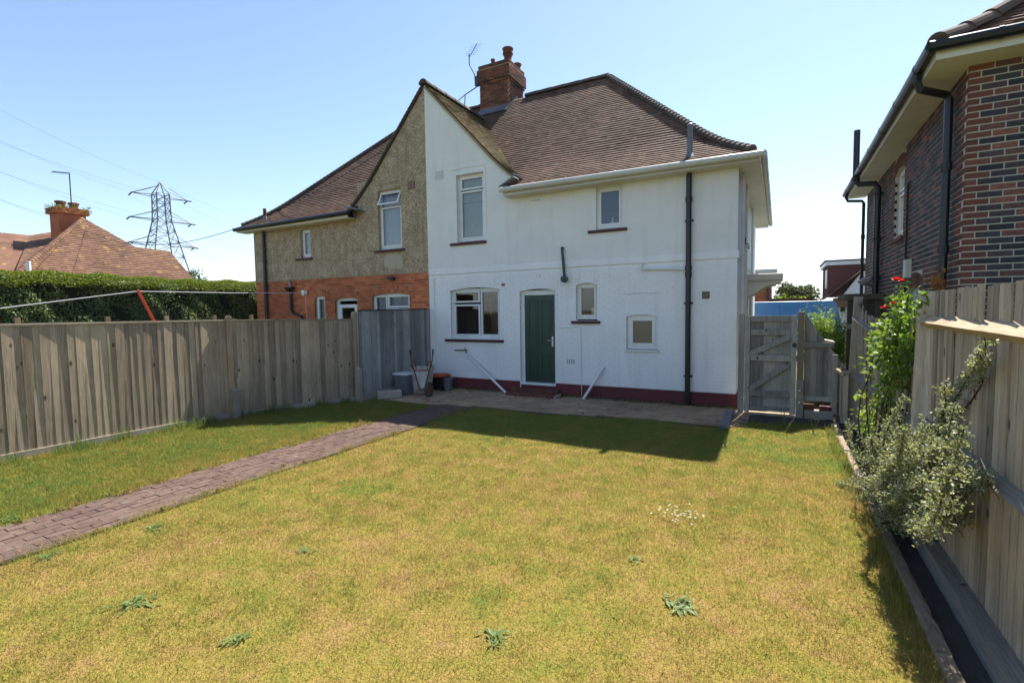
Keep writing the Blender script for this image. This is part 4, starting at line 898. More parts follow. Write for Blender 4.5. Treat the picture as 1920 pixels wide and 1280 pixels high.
# neighbour's dark shed in the passage
sh = thing('shed', (2.25, 1.6, 0), 'low dark timber shed with flat lid behind the sagging fence', 'shed')
b = MB(); b.box(1.92, 2.56, 1.40, 2.9, 2.14, 2.26); b.build('flat_lid', MT['wood_dark'], sh, bevel=.01)
for x_ in (1.98, 2.20, 2.42):
    b = MB(); b.box(x_, x_+.10, 1.50, 1.56, .0, 2.14); b.build('upright', MT['wood_dark'], sh)
for i in range(5):
    b = MB(); b.box(1.97+i*.115, 1.97+i*.115+.10, 1.57, 1.60, .0, 2.14); b.build('plank', MT['wood_dark'], sh)
b = MB(); b.box(1.95, 2.54, 1.47, 1.50, 1.55, 1.65); b.build('rail', MT['wood_right'], sh)
# ================================================================ wheelbarrow, bins, loose things by the wall
wb = thing('wheelbarrow', (-6.95, -1.25, 0), 'rusty galvanised wheelbarrow tipped up on its nose against the grey fence panel', 'wheelbarrow')
BX, BY = -6.86, -1.22
bx = Vector((.80, .60, 0)).normalized(); bn = Vector((.60, -.80, 0)).normalized()    # across the barrow, towards the camera
def bp(u, n, z): return Vector((BX, BY, 0))+bx*u+bn*n+Vector((0, 0, z))
tr = MB()
Rm = [bp(-.30, -.20, .70), bp(.30, -.20, .70), bp(.20, .06, .06), bp(-.20, .06, .06)]       # rim (far side)
Bt = [bp(-.17, .03, .62), bp(.17, .03, .62), bp(.10, .16, .20), bp(-.10, .16, .20)]         # bottom plate (towards us)
tr.add([*Rm, *Bt], [(4, 5, 6, 7), (0, 1, 5, 4), (1, 2, 6, 5), (2, 3, 7, 6), (3, 0, 4, 7)]); tr.build('tray', MT['galv'], wb)
for s_ in (-1, 1):
    b = MB(); b.tube([bp(s_*.05, .26, .17), bp(s_*.10, .22, .35), bp(s_*.19, .09, .66), bp(s_*.25, -.02, .84), bp(s_*.27, -.12, 1.05)], .016, 7); hn = b.build('handle', MT['rust'], wb)
    b = MB(); b.tube([bp(s_*.265, -.09, .98), bp(s_*.275, -.14, 1.10)], .022, 7); b.build('grip', MT['black_plastic'], hn)
    b = MB(); b.tube([bp(s_*.18, .10, .62), bp(s_*.24, .30, .76), bp(s_*.22, .40, .84), bp(s_*.14, .38, .86), bp(s_*.13, .18, .66)], .013, 7); b.build('leg', MT['rust'], wb)
b = MB(); b.tube([bp(-.19, .10, .62), bp(.19, .10, .62)], .014, 7); b.build('cross_bar', MT['rust'], wb)
wc = bp(.16, .36, .19); b = MB(); n_ = 18; vs = []; fs = []
ax = (bx*.9+bn*.45).normalized(); e1 = Vector((0, 0, 1)); e2 = ax.cross(e1)
for i in range(n_):
    th = 2*math.pi*i/n_
    for j in range(8):
        ph = 2*math.pi*j/8; rr2 = .145+.042*math.cos(ph); vs.append(wc+(e1*math.cos(th)+e2*math.sin(th))*rr2+ax*(.042*math.sin(ph)))
for i in range(n_):
    for j in range(8): fs.append((i*8+j, i*8+(j+1) % 8, ((i+1) % n_)*8+(j+1) % 8, ((i+1) % n_)*8+j))
b.add(vs, fs); wh = b.build('wheel', MT['soil'], wb, smooth=True)
b = MB(); b.tube([wc-ax*.02, wc+ax*.02], .115, 14); b.tube([wc-ax*.10, wc+ax*.10], .014, 7); b.build('rim', MT['rust'], wh)
b = MB(); b.tube([bp(-.05, .26, .17), wc-ax*.09], .016, 6); b.tube([bp(.05, .26, .17), wc+ax*.09], .016, 6); b.build('fork', MT['rust'], wb)
bn_ = thing('plastic_bin', (-7.28, -1.25, 0), 'grey bin with a white lid standing behind the wheelbarrow', 'bin')
b = MB(); b.add([(-7.46, -1.48, 0), (-7.14, -1.48, 0), (-7.14, -1.12, 0), (-7.46, -1.12, 0), (-7.50, -1.52, .50), (-7.10, -1.52, .50), (-7.10, -1.08, .50), (-7.50, -1.08, .50)], [(0, 3, 2, 1), (4, 5, 6, 7), (0, 1, 5, 4), (1, 2, 6, 5), (2, 3, 7, 6), (3, 0, 4, 7)]); b.build('body', MT['grey_plastic'], bn_, bevel=.02)
b = MB(); b.box(-7.52, -7.08, -1.54, -1.06, .502, .55); b.build('lid', MT['van_white'], bn_, bevel=.015)
ob = thing('storage_tub', (-6.95, -.35, 0), 'black plastic tub with a bright orange lid at the foot of the white wall', 'tub')
def tub(c, a0, a1, h): return [(c[0]+sx*a, c[1]+sy*a*.8, z) for a, z in ((a0, .0), (a1, h)) for sx, sy in ((-1, -1), (1, -1), (1, 1), (-1, 1))]
b = MB(); b.add(tub((-6.98, -.38), .18, .23, .36), [(0, 3, 2, 1), (4, 5, 6, 7), (0, 1, 5, 4), (1, 2, 6, 5), (2, 3, 7, 6), (3, 0, 4, 7)]); b.build('body', MT['black_plastic'], ob, bevel=.02)
b = MB(); b.box(-7.22, -6.74, -.58, -.18, .36, .40); b.box(-7.19, -6.77, -.55, -.21, .40, .425); b.build('lid', MT['orange'], ob, bevel=.012)
b = MB(); b.lathe((-6.68, -.42, 0), [(.10, 0), (.135, .30), (.145, .31), (.145, .33)], 14); b.build('bucket', MT['grey_plastic'], label='small dark bucket standing beside the orange-lidded tub', category='bucket')
b = MB(); b.bar((-7.42, -2.18, .11), (-7.10, -1.72, .11), .22, .20, w2=.20, h2=.19); b.build('stone_block', MT['concrete'], bevel=.03, label='rough concrete block lying at the foot of the grey fence panel', category='block')
b = MB(); b.tube([(-6.30, -.07, .90), (-5.03, -.30, .02)], .028, 10); b.build('drain_pipe', MT['upvc'], label='white pipe leaning from the wall tap down to the left of the door', category='pipe', group='white pipes leaning on the wall')
b = MB(); b.tube([(-2.69, -.06, .73), (-3.10, -.26, .02)], .03, 10); b.build('drain_pipe', MT['upvc'], label='short white pipe leaning on the red plinth right of the door', category='pipe', group='white pipes leaning on the wall')
b = MB(); b.bar((-.06, -.55, .06), (-.03, -1.95, .05), .14, .05); b.build('plank', MT['lead'], bevel=.004, label='flat grey board lying on the patio edge in front of the gate', category='board')
# TV aerial on the chimney
ae = thing('tv_aerial', (-7.95, 3.3, 9.3), 'thin television aerial on a cranked mast fixed to the house chimney', 'aerial')
b = MB(); q0, q1, q2, q3 = [fac(*p, Y=3.3) for p in ((891, 158), (890, 140), (880, 122), (879.5, 102))]; b.tube([q0, q1, q2, q3], .018, 6); b.build('mast', MT['wire'], ae)
a0, a1 = fac(882, 104, Y=3.3), fac(894.5, 82, Y=2.9); b = MB(); b.tube([a0-(a1-a0)*.15, a1], .012, 6); bo = b.build('boom', MT['wire'], ae)
for i in range(6):
    p = a0+(a1-a0)*(i/5.5); b = MB(); b.tube([p-np.array((.15, .08, .03)), p+np.array((.15, .08, .03))], .004, 5); b.build('element', MT['wire'], bo)
b = MB(); b.box(-8.02, -7.88, 3.27, 3.37, 9.25, 9.55); b.build('clamp', MT['iron'], ae)
b = MB(); k0, k1, k2 = fac(893, 164, Y=3.2), fac(872, 178, Y=3.0), fac(858, 190, Y=2.6); b.tube([k0, k1, k2], .016, 6); b.tube([k1, k1-np.array((.02, 0, .35))], .016, 6); b.build('stay', MT['wire'], ae)
# ================================================================ neighbour's washing line
cl = thing('washing_line', (-12.2, -.1, 2.6), 'white washing line stretched from a pulley on the red brick wall', 'washing line')
pr_t = sid(-12.0, 258, 546); pu = np.array((-12.25, -.12, 2.66)); le = sid(-12.0, 0, 578); le = pr_t+(le-pr_t)*1.6
b = MB(); b.tube([pu, (pu+pr_t)/2-np.array((0, 0, .02)), pr_t, le], .009, 5); b.build('line', MT['line_white'], cl)
b = MB(); b.lathe((-12.25, -.14, 2.66), [(.05, -.06), (.085, -.05), (.06, 0), (.085, .05), (.05, .1)], 12, 'y'); b.build('pulley', MT['upvc'], cl)
b = MB(); b.tube([pu+np.array((.02, 0, -.05)), (-12.22, -.1, 2.0), (-12.2, -.08, 1.3)], .006, 5); b.build('hanging_cord', MT['line_white'], cl)
pb_ = sid(-12.0, 287, 600); b = MB(); b.bar(pr_t+np.array((0, 0, .03)), pr_t+(pb_-pr_t)*3.8, .05, .05); b.build('line_prop', MT['red_prop'], bevel=.005, label='red prop pole pushed up under the white washing line', category='prop')
# ================================================================ hedge
hd_ = thing('hedge', (-17, -3, 0), 'long clipped privet hedge with sunlit flat top beyond the neighbour garden', 'hedge')
HX0, HX1, HZ = -18.4, -16.3, 3.24
b = MB(); b.box(HX0, HX1-.22, -16, 4.2, 0, HZ-.16); b.build('hedge_core', MT['hedge_core'], hd_)
def hb(x, y, z): return .10*np.sin(y*1.7+z*2)+.07*np.sin(y*4.3-z*3.1)+.05*np.sin(y*9+z*7)
n = 80000; y_ = rng.uniform(-9.5, 4.2, n); z_ = rng.uniform(.4, HZ-.2, n); P = np.stack([HX1+hb(0, y_, z_)-rng.random(n)**2*.3-.05, y_, z_], 1)
keep = (np.sin(y_*2.1+z_*3.3)+np.sin(y_*5.7-z_*4.1)+rng.normal(0, .8, n)) > -1.5+np.clip(2.0-z_, 0, 2)*.9
hl_ = place('foliage', leaf_mesh('foliage', P[keep], rng.uniform(.035, .08, keep.sum()), np.array((.6, 0, .35))), MT['leaf_hedge'], hd_); hl_['kind'] = 'stuff'
n = 34000; x_ = np.where(rng.random(n) < .3, rng.uniform(HX0, HX1, n), rng.uniform(HX1-.6, HX1+.06, n)); y_ = rng.uniform(-9.5, 4.2, n); q_ = np.clip((x_-(HX1-.55))/.6, 0, 1); P = np.stack([x_, y_, HZ+.02*np.sin(y_*1.1)+.03*np.sin(y_*5+x_*3)-rng.random(n)**2*.10-.34*q_**2.2], 1)
hl_ = place('clipped_top', leaf_mesh('clipped_top', P, rng.uniform(.05, .09, n), np.array((0, 0, 1.0))), MT['leaf_hedge_top'], hd_); hl_['kind'] = 'stuff'
# ================================================================ shrubs
def branch(mb, a, b, r0, r1, bend=.1, n=5):
    a, b = np.array(a, float), np.array(b, float); L = np.linalg.norm(b-a); off = rng.normal(size=3)*bend*L; pts = [a+(b-a)*t+off*math.sin(t*math.pi) for t in np.linspace(0, 1, n)]
    mb.tube([tuple(p) for p in pts], [r0+(r1-r0)*t for t in np.linspace(0, 1, n)], 5, caps=False); return pts
co = thing('cotoneaster_shrub', (1.72, -4.9, 0), 'sprawling small-leaved grey-green shrub with reddish twigs against the right fence', 'shrub')
tips = [sid(X_, *p) for X_, p in ((1.62, (1700, 745)), (1.70, (1770, 720)), (1.72, (1835, 660)), (1.74, (1850, 645)), (1.55, (1590, 790)), (1.62, (1640, 810)), (1.45, (1585, 905)), (1.40, (1575, 905)), (1.50, (1620, 850)), (1.60, (1700, 830)),
    (1.45, (1640, 920)), (1.5, (1610, 940)), (1.6, (1690, 900)), (1.68, (1760, 850)), (1.72, (1790, 900)), (1.62, (1720, 950)), (1.5, (1650, 980)), (1.75, (1800, 960)), (1.6, (1690, 870)), (1.66, (1740, 800)), (1.7, (1790, 760)), (1.58, (1660, 790)), (1.7, (1740, 910)), (1.74, (1790, 985)))]
tips += [sid(random.uniform(1.44, 1.72), random.gauss(1690, 55), random.gauss(875, 48)) for _ in range(26)]
rt = np.array((1.74, -5.02, -.03)); cm = MB(); LP = []; LS_ = []; TW = []
for ti, tp in enumerate(tips):
    thin = ti in (0, 1, 2, 3, 4, 6, 7, 8, 13, 20); mid = rt+(tp-rt)*.45+np.array((-.02, 0, .12)); pts = branch(cm, rt, mid, .014, .009, .06)+branch(cm, mid, tp, .009, .003, .08, 8)
    pp = np.array(pts[6 if thin else 4:])
    for i in range(len(pp)-1):
        L = np.linalg.norm(pp[i+1]-pp[i]); m = int(L*(75 if thin else 150))+3
        for s in range(m):
            c = pp[i]+(pp[i+1]-pp[i])*rng.random(); dv = rng.normal(size=3); dv[0] -= .3; dv /= np.linalg.norm(dv); ln = rng.uniform(.03, (.065 if thin else .13))
            if s % 3 == 0: cm.tube([tuple(c), tuple(c+dv*ln)], .0022, 4, caps=False)
            k = 13; q = c+dv*ln*rng.random((k, 1))+rng.normal(0, .010, (k, 3)); LP.append(q)
P = np.concatenate(LP); P = P[(P[:, 0] < 1.84) & (P[:, 2] > -.02)]
cm.build('branches', MT['stem'], co); o = place('foliage', leaf_mesh('foliage', P, rng.uniform(.012, .025, len(P)), np.array((-.1, -.1, .5)), aspect=.6), MT['leaf_coto'], co); o['kind'] = 'stuff'
Q = P[rng.random(len(P)) < .14]+rng.normal(0, .006, (int(0), 3)).sum() if len(P) else P
o = place('red_shoots', leaf_mesh('red_shoots', Q, rng.uniform(.008, .016, len(Q)), aspect=.5), MT['twig_red'], co); o['kind'] = 'stuff'
def leafy(name, label, root, tips, nleaf, size, mat, cat='shrub', spread=.12, group=None, aspect=.5, r0=.010, beta=2.2):
    t = thing(name, root, label, cat, group); m = MB(); LP = []; root = np.array(root, float)
    for tp in tips:
        pts = np.array(branch(m, root+rng.normal(0, .02, 3)*np.array((1, 1, 0)), tp, r0, .003, .06, 8)); k = int(nleaf/len(tips)); tt = rng.beta(beta, 1.1, k)
        ii = np.minimum((tt*7).astype(int), 6); fr_ = tt*7-ii; LP.append(pts[ii]*(1-fr_)[:, None]+pts[ii+1]*fr_[:, None]+rng.normal(0, spread*.5, (k, 3)))
    m.build('stems', MT['stem'], t); P = np.concatenate(LP); o = place('foliage', leaf_mesh('foliage', P, rng.uniform(size*.6, size*1.3, len(P)), np.array((-.1, -.2, .5)), aspect=aspect), MT[mat], t); o['kind'] = 'stuff'; return t
rs_t = [sid(X_, *p) for X_, p in ((1.80, (1690, 545)), (1.85, (1705, 550)), (1.75, (1660, 610)), (1.72, (1650, 630)), (1.78, (1695, 600)), (1.80, (1715, 580)), (1.75, (1680, 650)), (1.78, (1705, 640)), (1.76, (1690, 690)), (1.8, (1712, 620)), (1.70, (1665, 625)), (1.8, (1700, 575)), (1.8, (1722, 560)))]
rose = leafy('rose_bush', 'climbing rose with bright green leaves and red blooms over the sagging fence', (1.74, -4.15, 0), rs_t, 2300, .062, 'leaf_rose', 'rose', .11, beta=7.0)
def bloom(parent, c, r, mat='petal'):
    b = MB(); V = []; F = []
    for k in range(16):
        a = k*2.4; t = k/16; rr2 = r*(.25+.75*t); el = 1.2-1.0*t; d = np.array((math.cos(a)*math.cos(el), math.sin(a)*math.cos(el), math.sin(el))); s = np.array((-math.sin(a), math.cos(a), 0)); n_ = np.cross(d, s)
        p = np.array(c)+d*rr2*.5; w_ = r*.55; b.add([p-d*w_*.5, p+s*w_*.6+n_*w_*.15, p+d*w_*.7, p-s*w_*.6+n_*w_*.15], [(0, 1, 2, 3)], random.random())
    return b.build('bloom', MT[mat], parent)
for X_, p, r in ((1.72, (1680, 526), .07), (1.74, (1690, 528), .05), (1.70, (1664, 576), .06), (1.72, (1674, 570), .05), (1.73, (1655, 578), .045), (1.74, (1668, 560), .035)): bloom(rose, sid(X_, *p), r)
ac_t = [sid(X_, *p) for X_, p in ((2.2, (1738, 525)), (2.2, (1750, 515)), (2.2, (1765, 512)), (2.2, (1775, 518)), (2.2, (1735, 540)), (2.2, (1760, 530)))]
leafy('red_leaved_shrub', 'orange-red young shoots rising behind the tall right fence', (2.2, -3.9, 0), ac_t, 520, .075, 'leaf_red', 'shrub', .06)
sm_t = [sid(X_, *p) for X_, p in ((1.66, (1610, 745)), (1.68, (1625, 740)), (1.7, (1650, 740)), (1.72, (1670, 745)), (1.66, (1615, 765)), (1.66, (1620, 775)), (1.7, (1660, 765)), (1.7, (1640, 775)))]
leafy('laurel_seedling', 'small bright green broad-leaved plant growing behind the grey-green shrub', (1.70, -3.6, -.04), sm_t, 420, .07, 'leaf_bright', 'plant', .08, aspect=.38)
bt = [fac(*p, Y=2.2) for p in ((1520, 600), (1535, 602), (1550, 600), (1570, 605), (1585, 618), (1530, 620), (1575, 640), (1550, 625), (1560, 650), (1540, 640), (1582, 660))]
leafy('conifer_bush', 'bright feathery green conifer bush beyond the raked fence', (1.65, 2.3, 0), bt, 12000, .075, 'leaf_bright', 'bush', .30, aspect=.25, beta=3.5)
bx_ = MB(); c_ = fac(1548, 637, Y=1.2); bx_.bar(c_+np.array((-.14, 0, .02)), c_+np.array((.14, 0, -.04)), .5, .03); bx_ = bx_
pb2 = thing('letter_box', tuple(c_), 'dark box with a pale lid standing beyond the raked fence', 'box')
bx_.build('lid', MT['galv'], pb2); b = MB(); b.box(c_[0]-.12, c_[0]+.12, 1.0, 1.4, 0, c_[2]-.05); b.build('body', MT['wood_dark'], pb2)
# ================================================================ beyond the gate: van, far buildings, trees
vn = thing('panel_van', (.6, 13.0, 0), 'bright blue panel van with white roof parked beyond the garden gate', 'van')
VX0, VX1, VY0, VZ = -2.4, 2.80, 12.0, 2.24
pf = [(VX0, .35), (VX1-.02, .35), (VX1+.02, 1.1), (VX1-.05, 1.6), (VX1-.16, VZ-.14), (VX1-.24, VZ-.05), (VX0+1.7, VZ-.07), (VX0+.95, 1.35), (VX0+.1, 1.05)]; k = len(pf)
def body(mb, dy0, dy1, ins=0.0):
    mb.add([(p[0], VY0+dy0, p[1]) for p in pf]+[(p[0], VY0+dy1, p[1]) for p in pf], [tuple(range(k)), tuple(range(k, 2*k))[::-1]]+[(i, (i+1) % k, k+(i+1) % k, k+i) for i in range(k)])
b = MB(); body(b, 0, 1.8); b.build('body', MT['blue_van'], vn, bevel=.05)
b = MB(); b.box(VX0+1.7, VX1-.24, VY0+.03, VY0+1.75, VZ-.06, VZ); b.build('roof', MT['van_white'], vn, bevel=.03)
for x_ in (VX0+.95, VX1-.9):
    for y_ in (VY0-.02, VY0+1.62):
        b = MB(); b.lathe((x_, y_, .33), [(.33, 0), (.33, .2)], 18, 'y'); wq = b.build('wheel', MT['black_plastic'], vn); b = MB(); b.lathe((x_, y_-.01, .33), [(.19, 0), (.19, .22)], 14, 'y'); b.build('hub', MT['steel'], wq)
for z_ in (1.88, 1.95, 2.02):
    b = MB(); b.box(VX0+2.2, VX1-.35, VY0-.012, VY0+.01, z_, z_+.018); b.build('swage_line', MT['blue_van'], vn)
b = MB(); b.box(VX0+3.15, VX0+3.165, VY0-.006, VY0+.01, .5, VZ-.1); b.build('door_seam', MT['wire'], vn)
b = MB(); b.box(VX1-.10, VX1+.02, VY0+.1, VY0+.2, 1.0, 1.4); b.build('tail_lamp', MT['red_prop'], vn)
# slate-roofed brick house across the road
so_ = thing('brick_house', (-2, 27, 0), 'brick house with pale slate roof showing past the white house corner', 'house')
e0, e1 = fac(1457, 505, Y=26), fac(1457, 430, Y=30.5); xr_ = e0[0]
b = MB(); b.box(xr_-9, xr_-.35, 26.3, 33, 0, e0[2]-.2); b.build('wall', MT['red_brick'], so_)
b = MB(); b.add([(xr_-9, 26, e0[2]), (xr_, 26, e0[2]), (xr_, 30.5, e1[2]), (xr_-9, 30.5, e1[2]), (xr_-9, 35, e0[2]), (xr_, 35, e0[2])], [(0, 1, 2, 3), (3, 2, 5, 4), (1, 5, 2), (0, 3, 4)]); rf_ = b.build('roof', MT['slate'], so_); b = MB()
def sl_pt(x, kk): t = kk/24; return (x, 26+4.5*t, e0[2]+(e1[2]-e0[2])*t+.03)
tiles(b, sl_pt, 24, lambda kk: xr_-5, lambda kk: xr_, .34, .03); b.build('slate_courses', MT['slate'], rf_, kind='stuff')
b = MB(); b.box(xr_-9, xr_, 25.92, 26.0, e0[2]-.28, e0[2]+.02); b.build('fascia', MT['gutter_white'], so_)
b = MB(); b.tube([(xr_-.5, 26.2, 0), (xr_-.5, 26.2, e0[2])], .07, 8); b.build('downpipe', MT['black_plastic'], so_)
# house with the maroon tile-hung dormer
dh = thing('dormer_house', (8, 25, 0), 'white bungalow with a maroon tile-hung dormer seen between the two houses', 'house')
q = lambda x, y, Y=24.0: fac(x, y, Y)
a0, a1, a2 = q(1553, 498), q(1553, 560), q(1640, 487); DX0, DZ1 = a0[0], a0[2]
b = MB(); b.box(DX0, DX0+5, 24, 28, q(1553, 556)[2], DZ1); dm = b.build('dormer', MT['maroon'], dh)
b = MB(); b.box(DX0-.15, DX0+5.2, 23.8, 28.2, DZ1, DZ1+.22); b.build('flat_roof', MT['van_white'], dm); b = MB(); b.box(DX0-.2, DX0+5.3, 23.75, 28.2, DZ1+.222, DZ1+.30); b.build('roof_edge', MT['wire'], dm)
b = MB(); b.box(DX0-.03, DX0+.0, 24.5, 25.6, q(1553, 540)[2], DZ1-.2); b.build('window', MT['upvc'], dm)
z_e = q(1555, 562)[2]; g0, g1 = q(1545, 562, 23), q(1617, 505, 23)
b = MB(); b.add([(g0[0], 22.8, z_e), (g1[0], 22.8, g1[2]), (g1[0]+3, 22.8, g1[2]+1.5), (g1[0]+3, 27.5, g1[2]+1.5), (g1[0], 27.5, g1[2]), (g0[0], 27.5, z_e)], [(0, 1, 4, 5), (1, 2, 3, 4)]); b.build('roof', MT['tile_orange'], dh)
b = MB(); gx_ = q(1572, 562, 23)[0]
b.box(gx_, gx_+8, 23.2, 27, 0, z_e-.1); b.add([(gx_, 23.19, z_e-.1), (gx_+8, 23.19, z_e-.1), (gx_+8, 23.19, g1[2]+1.6), (g1[0], 23.19, g1[2]-.12)], [(0, 1, 2, 3)]); wl_ = b.build('wall', MT['white_render'], dh)
w_ = q(1575, 568, 23); b = MB(); b.box(w_[0]+.05, w_[0]+.25, 23.1, 23.2, w_[2]-.5, w_[2]-.1); b.build('small_window', MT['wire'], wl_)
b = MB(); lz = q(1600, 558, 22.5)[2]; lx = q(1572, 558, 22.5)[0]; b.box(lx-.2, lx+6, 21.8, 23.2, lz-.5, lz); b.build('lean_to_roof', MT['tile_orange'], dh)
def far_tree(name, label, c, rad, n, size, mat, cat='tree', trunk=True):
    t = thing(name, (c[0], c[1], 0), label, cat); u = rng.normal(size=(n, 3)); u /= np.linalg.norm(u, axis=1)[:, None]; lob = 1+.22*np.sin(u[:, 0]*5+1)*np.cos(u[:, 2]*4)+.18*np.sin(u[:, 1]*7+u[:, 2]*6)
    P = np.array(c)+u*(rng.random(n)**.35*lob)[:, None]*np.array(rad)
    P = P[P[:, 2] > .05]; o = place('crown', leaf_mesh('crown', P, rng.uniform(size*.6, size*1.4, len(P)), None, .5), MT[mat], t); o['kind'] = 'stuff'
    b = MB(); b.tube([(c[0], c[1], 0), (c[0]+.1, c[1], c[2]*.6), (c[0], c[1], c[2])], [.22, .16, .06], 7)
    for a in (0, 2.1, 4.2): b.tube([(c[0], c[1], c[2]*.55), (c[0]+math.cos(a)*rad[0]*.5, c[1]+math.sin(a)*rad[1]*.5, c[2]+rad[2]*.3)], [.09, .03], 5)
    b.build('trunk', MT['stem'], t)
c = fac(1493, 556, Y=31); far_tree('round_tree', 'dark rounded tree beyond the blue van', (c[0], 31, c[2]-.6), (1.45, 1.4, 1.5), 9000, .2, 'leaf_far')
c = fac(1480, 560, Y=28.5); far_tree('light_shrub', 'paler green shrub in front of the dark rounded tree', (c[0]+.1, 28.5, c[2]-1.0), (1.2, 1.0, 1.25), 3000, .14, 'leaf_bright', 'shrub')
b = MB(); b.box(-3, fac(1523, 560, Y=27.5)[0], 27.3, 27.5, 0, fac(1500, 559, Y=27.5)[2]); b.build('garden_wall', MT['maroon'], label='low brick wall in front of the rounded tree across the road', category='wall')
# ================================================================ bungalow, pylon and wires on the left
bg_ = thing('bungalow', (-31, 2, 0), 'bungalow with lichen-spotted orange tiled hipped roof beyond the hedge', 'bungalow')
BXp = -31.0
def bpt(x, y, X=BXp): return Vector(sid(X, x, y))
apx, hl1, hr1, lo_l, lo_r, far_r = bpt(155, 412, -34), bpt(60, 500, -30), bpt(258, 468, -32), bpt(40, 540, -30), bpt(350, 540, -30), bpt(325, 470, -33)
lo_l.z = lo_r.z = 3.0
mb = MB(); A_, B_, Cc = apx, bpt(62, 512, -30), bpt(262, 469, -32)
D_, E_ = bpt(322, 472, -32), bpt(352, 530, -30); B2 = B_+Vector((0, 0, -1.0)); 
sl_ = bpt(0, 436, -37); sl2 = bpt(56, 441, -37); A2 = A_+Vector((-3, -.6, 0))
mb.add([A_, bpt(110, 433, -37), sl2, bpt(30, 505, -31.5), B_], [(0, 1, 2, 3, 4)]); mb.add([bpt(-60, 430, -37), sl2, bpt(30, 512, -31.5), bpt(-60, 520, -31)], [(0, 1, 2, 3)])
brf = mb.build('roof', MT['tile_orange'], bg_); b = MB(); nrow = 42
def bun_pt(u, kk):                                     # broad slope facing the hedge, laid in courses
    t = kk/nrow; z = 3.0+(A_.z-3.0)*t; x = BXp+1.6-4.4*t
    return (x, u, z+.05)
def bun_lo(kk): t = kk/nrow; return (B_.y-1.6)+(A_.y-(B_.y-1.6))*t
def bun_hi(kk):
    t = kk/nrow; zt_ = 3.0+(A_.z-3.0)*t
    if zt_ < D_.z: return E_.y+.9+(D_.y-(E_.y+.9))*(zt_-3.0)/(D_.z-3.0)
    return Cc.y+(A_.y-Cc.y)*(zt_-D_.z)/(A_.z-D_.z)
tiles(b, bun_pt, nrow, bun_lo, bun_hi, .24, .03); skin(b, bun_pt, nrow, bun_lo, bun_hi, .03); b.build('plain_tiling', MT['tile_orange'], brf, kind='stuff')
b = MB()
for kk in range(0, nrow-1): half_round(b, Vector(bun_pt(bun_lo(kk), kk))+Vector((0, 0, .05)), Vector(bun_pt(bun_lo(kk+1.2), kk+1.2))+Vector((0, 0, .03)), .13, 5, random.random())
b.build('hip_bonnets', MT['tile_orange'], brf, kind='stuff')
b = MB(); b.box(BXp-7, BXp+.8, B_.y-.6, E_.y, 0, 3.0); b.build('wall', MT['red_brick'], bg_)
cc = bpt(127, 400, -35); b = MB(); b.box(cc.x-.55, cc.x+.55, cc.y-.62, cc.y+.62, 5.0, cc.z-.1); b.box(cc.x-.65, cc.x+.65, cc.y-.76, cc.y+.76, cc.z-.1, cc.z+.22); chb = b.build('chimney', MT['red_brick'], bg_)
for dy in (-.3, .3):
    b = MB(); b.lathe((cc.x, cc.y+dy, cc.z+.2), [(.22, 0), (.2, .3), (.26, .32), (.26, .42)], 10); b.build('chimney_pot', MT['terracotta'], chb)
n = 700; P = np.stack([cc.x+rng.uniform(-.7, .8, n), cc.y+rng.uniform(-.85, .85, n), cc.z+.15+rng.normal(0, .12, n)], 1); o = place('weed_tuft', leaf_mesh('weed_tuft', P, .16, None, .5, .3), MT['leaf_hedge_top'], chb); o['kind'] = 'stuff'
at_ = bpt(130, 325, -35); b = MB(); b.tube([(cc.x, at_.y, cc.z), tuple(at_)], .03, 5); ab_ = thing('tv_aerial', (cc.x, at_.y, cc.z), 'tall thin television aerial above the bungalow chimney', 'aerial'); b.build('mast', MT['wire'], ab_)
b = MB(); e_ = bpt(97, 322, -35); b.tube([tuple(at_), tuple(e_)], .022, 5)
for i in range(8): p = at_.lerp(e_, (i+.5)/8); b.tube([p-Vector((.25, 0, .02)), p+Vector((.25, 0, .02))], .012, 4)
b.build('boom', MT['wire'], ab_)
b = MB(); p = bpt(53, 490, -30.2); b.tube([p, p-Vector((0, 0, 1.2))], .09, 8); b.build('vent_pipe', MT['upvc'], bg_)
c = sid(-60, 358, 512); far_tree('garden_tree', 'small green tree top between the bungalow and the pebble-dashed house', (c[0], c[1], c[2]-1.4), (1.5, 1.5, 1.9), 1600, .3, 'leaf_far')
# lattice pylon about 110 m off
py = thing('electricity_pylon', tuple(CAM+ray(300, 555)*110*np.array((1, 1, 0))-np.array((0, 0, CAM[2]))), 'steel lattice electricity pylon behind the bungalow roof', 'pylon')
dd = 110.0
def pw(x, y, e=0.0): return CAM+ray(x, y)*(dd+e)
HT = pw(288, 342)
axr = AR-np.array((0, 0, AR[2])); axr /= np.linalg.norm(axr); axf = np.array((-axr[1], axr[0], 0)); ctr0 = np.array((HT[0], HT[1], 0))+axr*1.4
ca_, sa_ = math.cos(.98), math.sin(.98); ex1 = axr*ca_+axf*sa_; ex2 = -axr*sa_+axf*ca_
zt = HT[2]
def corner(i, z):
    t = (zt-2.6-z)/(zt-2.6); h = 1.25+max(0, (zt*.74-z)/(zt*.74))*4.2+.35*max(0, t)
    sx, sy = ((-1, -1), (1, -1), (1, 1), (-1, 1))[i]; return ctr0+ex1*sx*h+ex2*sy*h+np.array((0, 0, z))
lev = [0, zt*.2, zt*.36, zt*.48, zt*.58, zt*.66, zt*.73, zt*.80, zt*.86, zt-2.6]
b = MB()
for i in range(4):
    b.tube([corner(i, z) for z in lev], .14, 5); b.tube([corner(i, zt-2.6), ctr0+np.array((0, 0, zt))], .11, 5)
b.build('leg_frame', MT['pylon'], py)
b = MB()
